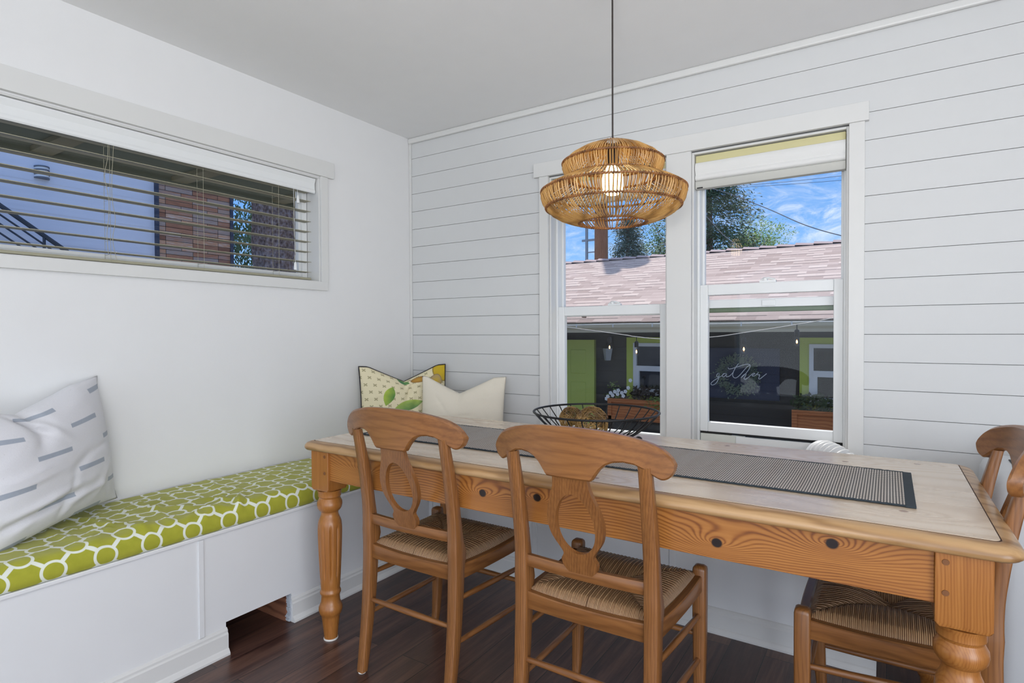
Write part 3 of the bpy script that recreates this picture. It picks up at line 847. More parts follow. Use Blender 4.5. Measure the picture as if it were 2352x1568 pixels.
    # back slat
    L = []
    for i in range(13):
        k = i/12; x = (-BXp+.014)+(2*BXp-.028)*k; b = -.010*4*k*(1-k)
        y = post_y(.545)+b; L.append([(x, y-.010, .530), (x, y-.008, .528), (x, y+.010, .528), (x, y+.010, .560), (x, y-.008, .562), (x, y-.010, .560)])
    MB().loops(L).build('back_slat', M_['chx'], t, smooth=True, angle=45)
    # crest rail
    T = [(0, .9640), (.06, .9625), (.11, .9585), (.15, .952), (.19, .9425), (.22, .9315), (.24, .919), (.255, .904), (.263, .892), (.2665, .880)]
    B = [(0, .826), (.064, .826), (.0675, .829), (.076, .842), (.088, .858), (.105, .873), (.125, .881), (.15, .8835), (.175, .879), (.20, .866), (.218, .853), (.235, .8435), (.248, .8455), (.258, .854), (.264, .866), (.2665, .880)]
    xs = sorted(set([0, .02, .04, .055, .064, .0658, .0675, .071, .076, .082, .088, .096, .105, .115, .125, .1375, .15, .1625, .175, .1875, .20, .206, .212, .218, .224, .230, .235, .239, .243, .2465, .250, .2535, .256, .2585, .2605, .2625, .264, .2653]))
    xs = [-x for x in xs[:0:-1]]+xs
    L = []
    for x in xs:
        a = abs(x); zt = sm_interp(a, T); zb = sm_interp(a, B) if a > .19 else interp(a, B); y = -.280+.062*(x/.26)**2
        sl = .030*(x/.26)/.26*2*.0
        th = .0135; c = min(.005, (zt-zb)*.3)
        tilt = .10
        def pt(yy, zz): return (x, y+yy-tilt*(zz-.90), zz)
        L.append([pt(-th, zb+c), pt(-th+c, zb), pt(th-c, zb), pt(th, zb+c), pt(th, zt-c*1.3), pt(th-c*1.3, zt), pt(-th+c*1.3, zt), pt(-th, zt-c*1.3)])
    MB().loops(L).build('crest_rail', M_['chx'], t, smooth=True, angle=24)
    # vase shaped splat with its oval opening
    W = [(.548, .034), (.560, .046), (.574, .052), (.586, .0530), (.596, .047), (.604, .0445), (.618, .052), (.637, .0655), (.655, .0755), (.676, .0815), (.70, .083), (.72, .081), (.745, .0735), (.77, .064), (.80, .054), (.83, .0505)]
    def hole(z):
        zc, hz_ = .6935, .086
        k = (z-zc)/hz_
        if abs(k) >= 1: return 0
        return .058*math.sqrt(1-k*k)*(1-.12*k)
    zs_ = [.548+(.832-.548)*i/64 for i in range(65)] + [.6076, .608, .609, .610, .6115, .6135, .616, .619, .60745, .77955, .7794, .779, .778, .777, .7755, .7735, .771, .768]
    zs_ = sorted(set(zs_)); mb = MB()
    def sy(z): return -.198-.24*(z-.55)
    for s in (-1, 1):
        L = []
        for z in zs_:
            h = hole(z); w = sm_interp(z, W); y = sy(z); th = .0085
            L.append([(s*h, y-th, z), (s*w, y-th, z), (s*w, y+th, z), (s*h, y+th, z)])
        mb.loops(L)
    o = mb.build('splat', M_['chz'], t)
    bm = bmesh.new(); bm.from_mesh(o.data); bmesh.ops.remove_doubles(bm, verts=bm.verts, dist=.0001)
    bad = [f for f in bm.faces if all(abs(v.co.x) < 1e-5 for v in f.verts)]
    bmesh.ops.delete(bm, geom=bad, context='FACES_ONLY'); bmesh.ops.recalc_face_normals(bm, faces=bm.faces); bm.to_mesh(o.data); bm.free()
    # stretchers (round, tapering to the ends)
    def stretcher(a, b, mat):
        A, Bv = Vector(a), Vector(b); pts = [A+(Bv-A)*i/12 for i in range(13)]
        MB().tube(pts, [.0072+.0030*math.sin(PI*i/12) for i in range(13)], 12).build('stretcher', mat, t, smooth=True, angle=60)
    for s in (-1, 1):
        stretcher((s*BXp, post_y(.34), .340), (s*FX, FY, .325), M_['chy'])
        stretcher((s*BXp, post_y(.20), .200), (s*FX, FY, .187), M_['chy'])
    stretcher((-BXp, post_y(.25), .252), (BXp, post_y(.25), .252), M_['chx'])
    stretcher((-FX, FY-.002, .262), (FX, FY-.002, .262), M_['chx'])
    stretcher((-FX, FY-.002, .345), (FX, FY-.002, .345), M_['chx']) if False else None
    return t
c1 = make_chair('honey brown rush-seat dining chair with keyhole splat, at the table end beside the bench')
c1.location = (-1.372, 1.645, 0)
c2 = copy_tree(c1); c2['label'] = 'honey brown rush-seat dining chair with keyhole splat, nearest the middle of the table'; c2.location = (-.703, 1.622, 0)
c3 = copy_tree(c1); c3['label'] = 'rush-seat dining chair at the right head of the table, beside the white appliance'; c3.location = (.018, 1.905, 0); c3.rotation_euler = (0, 0, PI/2)

# ------------------------------------------------------------------ pendant lamp
PC = (-.819, 1.912)
pend = thing('pendant_lamp', 'two-tier rattan pendant lamp hanging over the table on a dark cord', 'lamp', (PC[0], PC[1], 0))
MB().tube([(0, 0, 1.86), (0, 0, H-.012)], .0032, 8).build('cord', M_['cord'], pend, smooth=True)
MB().lathe([(0, H-.026), (.045, H-.026), (.058, H-.016), (.06, H), (0, H)], n=32).build('canopy', M_['blackmetal'], pend, smooth=True)
MB().lathe([(0, 1.800), (.019, 1.800), (.021, 1.806), (.021, 1.850), (.014, 1.864), (.004, 1.872), (0, 1.872)], n=24).build('socket', M_['cord'], pend, smooth=True)
PR = [(1.882, .028), (1.872, .06), (1.853, .110), (1.830, .150), (1.806, .1745), (1.792, .1755), (1.775, .169), (1.756, .159)]
PR2 = [(.159, 1.756), (.178, 1.747), (.215, 1.730), (.240, 1.717), (.2515, 1.705), (.2525, 1.690), (.246, 1.670), (.234, 1.650), (.215, 1.632), (.185, 1.615), (.150, 1.603), (.118, 1.597)]
path = [(r, z) for z, r in PR]+PR2[1:]
mb = MB(); R = random.Random(11); NR = 124
for k in range(NR):
    a = 2*PI*(k+R.uniform(-.22, .22))/NR; tw = R.uniform(-.012, .012); rr = R.uniform(.0018, .0027); ph = R.uniform(0, 6)
    pts = [((r+.0012*math.sin(i*1.7+ph))*math.cos(a+tw*math.sin(i*.6+ph)), (r+.0012*math.sin(i*1.7+ph))*math.sin(a+tw*math.sin(i*.6+ph)), z) for i, (r, z) in enumerate(path)]
    mb.tube(pts, rr, 5)
sh = mb.build('lamp_shade', M_['rattan'], pend, smooth=True)
for (r, z, q) in ((.028, 1.882, .003), (.1755, 1.806, .0032), (.159, 1.756, .0030), (.2515, 1.706, .0034), (.235, 1.650, .0032), (.118, 1.597, .0034)):
    mb = MB(); mb.tube(ring(r, z, 90), q, 6, closed=True)
    n = int(r*2*PI/.010); pts = []
    for k in range(n*8):
        a = 2*PI*k/(n*8); b = 2*PI*k/8
        pts.append(((r+(q+.0012)*math.cos(b))*math.cos(a), (r+(q+.0012)*math.cos(b))*math.sin(a), z+(q+.0012)*math.sin(b)))
    mb.tube(pts, .0013, 4, closed=True)
    mb.build('braided_ring', M_['rattanring'], sh, smooth=True)
MB().lathe([(0, 1.694), (.020, 1.695), (.033, 1.705), (.0365, 1.725), (.0365, 1.755), (.031, 1.778), (.019, 1.796), (.017, 1.802), (0, 1.802)], n=28).build('bulb', M_['bulb'], pend, smooth=True)

# ------------------------------------------------------------------ portable air conditioner, hose, window panel
acx0, acx1, acy0, acy1, acz = .268, .63, 2.265, 2.66, .775
acu = thing('portable_air_conditioner', 'white glossy portable air conditioner standing behind the chair at the right end', 'air conditioner', ((acx0+acx1)/2, (acy0+acy1)/2, 0))
hx, hy = (acx1-acx0)/2, (acy1-acy0)/2
L = []
for z, i, r in ((.022, .010, .05), (.03, .003, .055), (.05, 0, .06), (.70, 0, .06), (.735, .003, .06), (.757, .012, .055), (.770, .030, .045), (.775, .05, .035)):
    L.append([(x, y, z) for x, y in rrect(hx-i, hy-i, r, 8)])
MB().loops(L).build('body', M_['ac'], acu, smooth=True, angle=50)
MB().box((-hx+.07, -hy+.05, .7752), (hx-.06, hy-.14, .7785)).build('control_panel', M_['darkslot'], acu, bevel=.002)
for sx in (-1, 1):
    for sy in (-1, 1):
        o = MB().tube([(sx*(hx-.06)-.008, sy*(hy-.06), .0125), (sx*(hx-.06)+.008, sy*(hy-.06), .0125)], .0125, 16).build('caster', M_['darkslot'], acu, smooth=True)
MB().box((-hx-.004, -hy+.06, .12), (-hx+.002, hy-.06, .66)).build('front_panel', M_['cream'] if False else plain('ivory_panel', (232, 228, 200), .35), acu, bevel=.004)
# exhaust hose from the window panel to the unit
def hose():
    pts = smooth_path([(-.232, YB+.030, .668), (-.232, YB-.03, .674), (-.215, YB-.085, .690), (-.16, YB-.125, .672), (-.06, YB-.16, .60), (.06, YB-.18, .535), (.16, YB-.19, .505), (.24, YB-.2, .50), (acx0+.004, YB-.205, .50)], 26)
    rad = [.062+.006*math.cos(i*PI/2.5) for i in range(len(pts))]
    rad[0:4] = [.062]*4
    return MB().tube(pts, rad, 36, cap=False)
o = hose().build('exhaust_hose', M_['hose'], acu, smooth=True, angle=180)
o.location = (-(acx0+acx1)/2, -(acy0+acy1)/2, 0)
m = MB(); a, b = OPN[1]
kit = thing('window_vent_panel', 'white plastic vent panel filling the gap under the raised right window sash', 'panel', (0, YB+.06, WZ0+.012))
def kb(mb, *ar, **k):
    o = mb.build(*ar, **k); o.location = (0, -(YB+.06), -(WZ0+.012)); return o
kb(MB().box((a+.024, YB+.064, WZ0+.012), (-.56, YB+.080, .718)), 'fixed_panel', plain('vent_panel_plastic', (214, 216, 208), .45), kit, bevel=.002)
kb(MB().box((-.60, YB+.058, WZ0+.012), (b-.024, YB+.072, .716)), 'sliding_panel', M_['vinyl'], kit, bevel=.002)
kb(MB().tube([(-.232+.072*math.cos(2*PI*k/40), YB+.052, .668+.046*math.sin(2*PI*k/40)) for k in range(40)], .004, 8, closed=True), 'hose_collar', M_['hose'], kit, smooth=True)
kb(MB().box((a+.024, YB+.066, .7185), (-.62, YB+.082, .728)).box((-.59, YB+.066, .7225), (b-.024, YB+.082, .7285)), 'foam_strip', M_['foam'], kit)

# ------------------------------------------------------------------ blinds
vb = thing('venetian_blind', 'white venetian blind hanging in the long left window', 'blind', (XL-.03, (LW0+LW1)/2, LZ1))
def vbuild(mb, name, mat, parent=vb, **k):
    o = mb.build(name, mat, parent, **k)
    if parent is vb: o.location = (-(XL-.03), -(LW0+LW1)/2, -LZ1)
    return o
ya, yb = LW0+.012, LW1-.016
vx = XL-.022
pv = [(vx-.008, 1.972), (vx+.002, 1.968), (vx+.006, 1.974), (vx+.005, 1.984), (vx+.002, 1.992), (vx+.002, 2.020), (vx+.006, 2.030), (vx+.010, 2.040), (vx+.010, 2.047), (vx-.008, 2.047)]
vbuild(MB().loops([[(x, t, z) for x, z in pv] for t in (ya, yb)]), 'valance', M_['vinyl'])
vbuild(MB().box((XL-.078, ya+.004, 2.005), (XL-.040, yb-.004, 2.046)), 'headrail', M_['cream'])
SX0, SX1 = XL-.088, XL-.038
NS = 9
for k in range(NS):
    z = 1.979-.0548*k if k else 1.975
    arc = [(SX0+(SX1-SX0)*i/6, z+.0016*(1-((i-3)/3)**2)) for i in range(7)]
    pl = arc+[(x, q+.0026) for x, q in arc[::-1]]
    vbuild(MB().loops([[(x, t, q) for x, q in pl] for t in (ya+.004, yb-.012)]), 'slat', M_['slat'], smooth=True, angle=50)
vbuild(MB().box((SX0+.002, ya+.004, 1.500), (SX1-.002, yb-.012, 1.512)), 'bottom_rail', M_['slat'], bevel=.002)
for yy in (.45, 1.075, 1.455, 1.845):
    mb = MB()
    for xx in (SX0-.001, SX1+.001):
        mb.tube([(xx, yy, 1.505), (xx, yy, 2.01)], .0008, 4)
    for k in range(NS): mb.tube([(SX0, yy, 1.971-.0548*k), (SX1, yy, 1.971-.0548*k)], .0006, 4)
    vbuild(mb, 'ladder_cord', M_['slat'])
for (yy, zz) in ((1.06, 1.53), (1.085, 1.51), (1.93, 1.58)):
    R = random.Random(int(yy*100))
    pts = smooth_path([(SX1+.008+.003*R.uniform(-1, 1), yy+.008*R.uniform(-1, 1), 2.0-(2.0-zz)*i/6) for i in range(7)], 4)
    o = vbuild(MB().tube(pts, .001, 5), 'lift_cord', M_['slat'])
for (yy, zz) in ((1.935, 1.545), (1.955, 1.90)):
    vbuild(MB().lathe([(0, 0), (.008, 0), (.009, .004), (.007, .034), (.003, .042), (0, .042)], (SX1+.010, yy, zz), 14).tube([(SX1+.010, yy, zz+.04), (SX1+.006, yy-.004, 1.99)], .001, 5), 'cord_tassel', M_['vinyl'], smooth=True)

fab = plain('shade_fabric', (226, 226, 224), .85, .25, 300)
fab2 = plain('shade_fabric_grey', (196, 196, 190), .85, .2, 300)
for wi, (a, b) in enumerate(OPN):
    lab = ['raised white fabric window shade at the top of the window behind the lamp', 'raised white fabric window shade at the top of the right window'][wi]
    st = thing('fabric_blind', lab, 'blind', ((a+b)/2, YB+.04, WZ1-.012), group='fabric shades of the back windows')
    def sb(mb, *ar, **k):
        o = mb.build(*ar, **k); o.location = (-(a+b)/2, -(YB+.04), -(WZ1-.012)); return o
    sa, sb_ = a+.013, b-.013
    sb(MB().box((sa, YB+.016, 2.012), (sb_, YB+.062, 2.046)), 'headrail', M_['cream'], st, bevel=.003)
    pr = [(YB+.060, 2.011), (YB+.012, 2.011), (YB+.006, 2.000), (YB+.004, 1.985), (YB+.008, 1.968), (YB+.014, 1.956), (YB+.008, 1.948), (YB+.006, 1.938), (YB+.012, 1.930), (YB+.030, 1.926), (YB+.060, 1.93)]
    sb(MB().loops([[(t, y, z) for y, z in pr] for t in (sa, sb_)]), 'fabric_fold', fab, st, smooth=True, angle=60)
    pr = [(YB+.050, 1.9295), (YB+.018, 1.927), (YB+.012, 1.922), (YB+.012, 1.894), (YB+.016, 1.889), (YB+.050, 1.889)]
    sb(MB().loops([[(t, y, z) for y, z in pr] for t in (sa, sb_)]), 'bottom_rail', fab2, st, smooth=True, angle=40)
    sb(MB().box((sa+.008, YB+.0105, 1.8895), (sa+.035, YB+.0125, 1.8945)), 'maker_tag', M_['blackmetal'], st)

# ------------------------------------------------------------------ outside
GZ = -.95
M_['asph'] = plain('patio_concrete', (150, 148, 142), .9, .3, 20)
S('ground', MB().box((-30, YB+.15, GZ-.2), (30, 45, GZ)).box((-30, -12, GZ-.2), (XL-.16, YB+.15, GZ)), M_['asph'])
M_['soffit'] = plain('dark_green_soffit', (104, 108, 92), .8)
M_['soffit2'] = plain('rafter_paint', (128, 122, 98), .8)
ev = MB().box((-3.5, -3, 2.125), (XL-.151, 3.5, 2.145)).box((-3.53, -3, 2.080), (-3.5, 3.53, 2.27))
eo = S('trim_5', ev, M_['soffit'])
for yy in (.47, 1.13, 1.79, 2.45, 3.1):
    S('rafter_tail', MB().box((-3.499, yy-.045, 2.10), (XL-.155, yy+.045, 2.1245)), M_['soffit2'], eo)
ev = MB().box((XL-.10, YB+.141, 2.27), (XR, 3.45, 2.29)).box((-3.5, 3.45, 2.25), (XR, 3.48, 2.42))  # unseen back eave, added to keep direct sun out of the room
S('trim_6', ev, M_['soffit'])

def siding_mat(name, rgb, pitch, dark=.55, rough=.7):
    t = NT(name); X = t.xyz(t.co()); f = t.math('FRACT', t.mul(X[2], 1/pitch))
    ln = t.sub(1, t.step(f, .0, .06)); n = t.noise(t.map(t.co(), (2, 2, 30)), 1, 3)
    c = t.mix(t.mul(n, .35), lin(rgb), tuple(x*.7 for x in lin(rgb)[:3])+(1,))
    c = t.mix(t.mul(ln, 1-dark), c, tuple(x*dark for x in lin(rgb)[:3])+(1,))
    t.bsdf(c, rough, t.bump(t.sub(f, t.mul(ln, 1)), .5, .006)); return t.m
def shingle_mat():
    t = NT('asphalt_shingles'); uv = t.co('UV')
    br = t.n('ShaderNodeTexBrick', offset=.43, offset_frequency=2, squash=1)
    t.put(br.inputs['Vector'], uv); br.inputs['Scale'].default_value = 1; br.inputs['Brick Width'].default_value = .23; br.inputs['Row Height'].default_value = .142
    br.inputs['Mortar Size'].default_value = .003; br.inputs['Color1'].default_value = (0, 0, 0, 1); br.inputs['Color2'].default_value = (1, 1, 1, 1); br.inputs['Mortar'].default_value = (.5, .5, .5, 1)
    X = t.xyz(br.outputs[0]); g = t.noise(t.co(), 140, 2); UVX = t.xyz(uv)
    c = t.ramp(t.add(t.mul(X[0], .7), t.mul(g, .3)), [(.1, lin((158, 138, 130))), (.5, lin((186, 166, 158))), (.9, lin((204, 186, 176)))])
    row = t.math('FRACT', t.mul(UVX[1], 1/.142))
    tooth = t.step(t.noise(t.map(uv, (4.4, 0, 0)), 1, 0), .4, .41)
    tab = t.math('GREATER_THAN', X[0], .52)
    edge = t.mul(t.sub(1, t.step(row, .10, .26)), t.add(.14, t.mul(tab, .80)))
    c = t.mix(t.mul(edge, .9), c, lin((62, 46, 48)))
    t.bsdf(c, .95, t.bump(g, .5, .003)); return t.m
dark = siding_mat('charcoal_siding', (50, 50, 50), .165)
lime = plain('lime_trim', (180, 196, 78), .6)
limed = plain('lime_door', (184, 198, 98), .55)
wht = plain('exterior_white', (220, 224, 228), .5)
cedar = wood('cedar_box', axis='x', cross=16, dark=(138, 76, 40), mid=(176, 104, 58), light=(196, 128, 78), rough=.7, coat=0)
gut = plain('taupe_gutter', (196, 190, 168), .6)
ydk = plain('dark_room_glass', (24, 28, 30), .08)
gar = thing('garage', 'charcoal garage with a pinkish shingle roof and lime green trim behind the back windows', 'garage', (-2, 9, GZ))
def gb(mb, nm, mat, par=gar, **k):
    o = mb.build(nm, mat, par, **k)
    if par is gar: o.location = (2, -9, -GZ)
    return o
GX0, GX1 = -11, 4
gb(MB().box((GX0, 7.5, GZ), (GX1, 13.2, 1.30)), 'wall', dark)
# roof: two slopes
EZ, EY, RZ, RY = 1.338, 7.08, 2.625, 10.5
mb = MB(); sl = math.hypot(RY-EY, RZ-EZ)
for (ya_, za_, yb_, zb_) in ((EY, EZ, RY, RZ), (2*RY-EY, EZ, RY, RZ)):
    nrow = int(sl/.142)+1
    for k in range(nrow):
        t0, t1 = k*.142/sl, min(1, ((k+1)*.142+.01)/sl)
        y0_, z0_ = ya_+(yb_-ya_)*t0, za_+(zb_-za_)*t0+.0012; y1_, z1_ = ya_+(yb_-ya_)*t1, za_+(zb_-za_)*t1+.001
        vs = [(GX0-.3, y0_, z0_), (GX1+.3, y0_, z0_), (GX1+.3, y1_, z1_), (GX0-.3, y1_, z1_), (GX0-.3, y0_, z0_-.002), (GX1+.3, y0_, z0_-.002)]
        us = [(0, k*.142), (GX1-GX0+.6, k*.142), (GX1-GX0+.6, (k+.999)*.142), (0, (k+.999)*.142), (0, (k+.6)*.142), (GX1-GX0+.6, (k+.6)*.142)]
        mb.add(vs, [(0, 1, 2, 3), (0, 4, 5, 1)], us)
mb.loops([[(GX0-.3, EY, EZ-.03), (GX0-.3, RY, RZ-.03), (GX0-.3, 2*RY-EY, EZ-.03), (GX0-.3, 2*RY-EY, EZ-.10), (GX0-.3, EY, EZ-.10)], [(GX1+.3, EY, EZ-.03), (GX1+.3, RY, RZ-.03), (GX1+.3, 2*RY-EY, EZ-.03), (GX1+.3, 2*RY-EY, EZ-.10), (GX1+.3, EY, EZ-.10)]])
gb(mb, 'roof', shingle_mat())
mb = MB(); nx = int((GX1-GX0)/.27)
for k in range(nx):
    xx = GX0+k*.27
    mb.add([(xx, RY-.13, RZ-.020), (xx+.30, RY-.13, RZ-.040), (xx+.30, RY, RZ+.005), (xx, RY, RZ+.035), (xx, RY+.13, RZ-.03), (xx+.30, RY+.13, RZ-.042), (xx, RY-.13, RZ-.045), (xx, RY, RZ+.0)], [(0, 1, 2, 3), (3, 2, 5, 4), (0, 3, 7, 6)])
rc = gb(mb, 'ridge_caps', plain('ridge_shingle', (168, 150, 150), .95, .5, 120))
gprof = [(EY-.10, EZ-.015), (EY-.105, EZ-.03), (EY-.10, EZ-.07), (EY-.07, EZ-.10), (EY-.065, EZ-.135), (EY+.02, EZ-.135), (EY+.02, EZ-.02), (EY-.09, EZ-.028)]
gb(MB().loops([[(x, y, z) for y, z in gprof] for x in (GX0-.3, GX1+.3)]), 'gutter', gut)
gb(MB().box((GX0, EY+.02, EZ-.13), (GX1, 7.5, EZ-.11)), 'soffit', M_['soffit'])
# lime door
dr = gb(MB().box((-4.35, 7.44, GZ), (-3.47, 7.50, 1.10)), 'door', limed)
for (pa, pb, pc, pd) in ((-4.18, -3.98, .62, .96), (-3.84, -3.60, .62, .96), (-4.18, -3.98, -.1, .50), (-3.84, -3.60, -.1, .50)):
    gb(MB().box((pa, 7.432, pc), (pb, 7.445, pd)), 'door_panel', limed, dr, bevel=.01, bseg=1)
# windows
def gwin(x0, x1, z0, z1):
    f = gb(rect_frame(MB(), 'x', x0-.10, x1+.10, z0-.14, z1+.075, .10, 7.455, 7.50, wt=.075, wb_=.14), 'window_surround', lime)
    gb(rect_frame(MB(), 'x', x0, x1, z0, z1, .045, 7.44, 7.50), 'window_frame', wht, f)
    zm = (z0+z1)/2+.01
    gb(MB().box((x0+.04, 7.43, zm-.035), (x1-.04, 7.49, zm+.035)).box((x0+.04, 7.435, z0+.04), (x0+.085, 7.49, zm)).box((x1-.085, 7.435, z0+.04), (x1-.04, 7.49, zm)).box((x0+.04, 7.435, z0+.03), (x1-.04, 7.49, z0+.085)), 'window_sash', wht, f)
    gb(MB().box((x0+.04, 7.475, z0+.04), (x1-.04, 7.485, z1-.04)), 'window_pane', ydk, f)
gwin(-2.895, -2.10, .36, 1.06)
gwin(-.765, .145, .36, 1.06)
# wall lantern on the garage
ln = thing('wall_lantern', 'small dark lantern with frosted sides on the garage wall between door and window', 'lantern', (-3.24, 7.5, .80))
MB().lathe([(0, 0), (.045, 0), (.072, .165), (0, .165)], (0, -.12, .02), 4).build('lantern_glass', plain('frosted_lantern_glass', (150, 154, 158), .4), ln)
MB().lathe([(0, .185), (.085, .185), (.03, .25), (.012, .29), (0, .29)], (0, -.12, 0), 4).build('lantern_roof', M_['blackmetal'], ln)
MB().tube([(0, -.12, .28), (0, -.12, .32), (0, -.05, .34), (0, -.002, .30)], .008, 6).box((-.04, -.02, .20), (.04, 0, .36)).build('bracket', M_['blackmetal'], ln)

# plants and planters
def leaves(mb, n, cx, cy, cz, rx, ry, rz, size, R, shell=.55, aspect=2.0):
    for _ in range(n):
        d = Vector((R.gauss(0, 1), R.gauss(0, 1), R.gauss(0, 1))).normalized()*(shell+(1-shell)*R.random())
        p = Vector((cx+d.x*rx, cy+d.y*ry, cz+d.z*rz))
        u = Vector((R.gauss(0, 1), R.gauss(0, 1), R.gauss(0, .7))).normalized(); w = u.orthogonal().normalized()
        s = size*R.uniform(.6, 1.3)
        mb.add([p-w*s*.4, p+u*s*aspect*.5-w*s*.1, p+u*s*aspect, p+u*s*aspect*.5+w*s*.9], [(0, 1, 2, 3)])
    return mb
def foli(name, a, b):
    t = NT(name); n = t.noise(t.co(), 3.5, 3); oi = t.n('ShaderNodeNewGeometry')
    c = t.mix(t.add(t.mul(n, .8), .1), lin(a), lin(b))
    c = t.mix(t.mul(oi.outputs['Random Per Island'], .5), c, lin(b))
    t.bsdf(c, .7); return t.m
fd = foli('dark_leaves', (30, 46, 26), (64, 84, 42)); fl_ = foli('trailing_leaves', (86, 112, 50), (136, 160, 80)); fbur = foli('burgundy_leaves', (44, 30, 34), (70, 62, 50))
flw = plain('white_petals', (236, 238, 240), .8)
def planter(x0, x1, lab):
    p = thing('window_box', lab, 'planter', ((x0+x1)/2, 7.35, .045)); h = (x1-x0)/2
    z1 = .275
    MB().box((-h, -.13, 0), (h, .14, z1-.02)).build('box', cedar, p)
    MB().box((-h-.01, -.15, z1-.045), (h+.01, -.125, z1)).box((-h-.01, -.15, 0), (-h+.045, -.128, z1-.045)).box((h-.045, -.15, 0), (h+.01, -.128, z1-.045)).box((-h, -.15, 0), (h, -.128, .045)).build('box_frame', cedar, p)
    return p, h, z1
R = random.Random(21)
p, h, z1 = planter(-3.155, -2.02, 'cedar window box with white flowers under the garage window beside the door')
mb = MB(); leaves(mb, 260, -.05, 0, z1+.06, .30, .11, .11, .035, R); leaves(mb, 160, .36, 0, z1+.06, .22, .1, .11, .035, R); mb.build('foliage', fbur, p)
mb = MB(); leaves(mb, 150, .12, -.14, z1-.02, .2, .03, .09, .022, R); leaves(mb, 60, -.55, 0, z1+.06, .14, .08, .16, .025, R); mb.build('trailing_foliage', fl_, p)
mb = MB()
for q in ((-.58, .02), (-.54, .07), (-.48, .09), (-.51, .04), (-.43, .11), (-.44, .06), (-.38, .08), (-.33, .10), (-.36, .04), (-.26, .25), (-.29, .15), (-.60, -.01)):
    for k in range(5):
        a = 2*PI*k/5; mb.lathe([(0, -.013), (.010, -.009), (.013, 0), (.010, .009), (0, .013)], (q[0]+.015*math.cos(a), -.13, z1+q[1]+.015*math.sin(a)), 8)
mb.build('white_flowers', flw, p)
p, h, z1 = planter(-.905, .35, 'cedar window box of dark leafy plants under the garage window on the right')
mb = MB(); leaves(mb, 260, -.42, 0, z1+.06, .26, .11, .12, .035, R); leaves(mb, 220, .12, 0, z1+.08, .3, .1, .15, .035, R); mb.build('foliage', fd, p)
mb = MB(); leaves(mb, 120, 0, -.14, z1-.02, .16, .03, .1, .022, R); mb.build('trailing_foliage', fl_, p)

# board with wreath and lettering
bd = thing('sign_board', 'dark navy board with a leafy wreath and white cursive lettering on the garage wall', 'sign', (-1.48, 7.5, .69))
MB().box((-.44, -.035, -.31), (.40, 0, .315)).build('board', siding_mat('navy_boards', (52, 60, 82), .10), bd)
mb = MB(); R = random.Random(6)
for _ in range(900):
    a = R.uniform(0, 2*PI); rr = .185+R.gauss(0, .034); q = Vector((-.07+rr*math.cos(a), -.055+R.uniform(-.012, .03)*-1, -.01+rr*math.sin(a)))
    u = Vector((math.cos(a+R.uniform(-1, 1)), R.uniform(-.5, .1), math.sin(a+R.uniform(-1, 1)))).normalized(); w = u.orthogonal().normalized(); s = R.uniform(.014, .026)
    mb.add([q-w*s*.3, q+u*s*.9-w*s*.3, q+u*s*1.6, q+u*s*.9+w*s*.5], [(0, 1, 2, 3)])
wr_ = mb.build('wreath', foli('wreath_leaves', (84, 98, 84), (126, 140, 120)), bd)
STK = [[(-1.77, 0.693), (-1.788, 0.67), (-1.781, 0.645), (-1.763, 0.657), (-1.758, 0.694), (-1.768, 0.619), (-1.802, 0.562), (-1.842, 0.542), (-1.858, 0.56), (-1.827, 0.595), (-1.77, 0.634), (-1.727, 0.662), (-1.699, 0.688), (-1.672, 0.689), (-1.706, 0.69), (-1.72, 0.662), (-1.706, 0.648), (-1.678, 0.674), (-1.669, 0.689), (-1.676, 0.667), (-1.667, 0.651), (-1.628, 0.669), (-1.593, 0.71)],
 [(-1.531, 0.818), (-1.566, 0.766), (-1.595, 0.699), (-1.595, 0.659), (-1.566, 0.641), (-1.528, 0.665), (-1.483, 0.718), (-1.442, 0.77), (-1.405, 0.803), (-1.398, 0.81)],
 [(-1.653, 0.767), (-1.644, 0.75), (-1.608, 0.755), (-1.538, 0.78), (-1.456, 0.809), (-1.412, 0.812), (-1.397, 0.793), (-1.422, 0.734), (-1.469, 0.675), (-1.502, 0.645)],
 [(-1.502, 0.645), (-1.476, 0.678), (-1.449, 0.697), (-1.445, 0.683), (-1.466, 0.646), (-1.461, 0.632), (-1.442, 0.634), (-1.408, 0.663), (-1.374, 0.696), (-1.351, 0.708), (-1.344, 0.7), (-1.368, 0.686), (-1.374, 0.675), (-1.354, 0.673), (-1.321, 0.695), (-1.304, 0.72)],
 [(-1.327, 0.702), (-1.307, 0.688), (-1.291, 0.692), (-1.297, 0.66), (-1.301, 0.642), (-1.284, 0.642), (-1.254, 0.669), (-1.212, 0.707)]]
mb = MB()
for st in STK: mb.tube(smooth_path([(x+1.48, -.095, z-.69) for x, z in st], 5), .0040, 6)
mb.build('cursive_lettering', plain('lettering_white', (240, 244, 248), .4), bd, smooth=True)

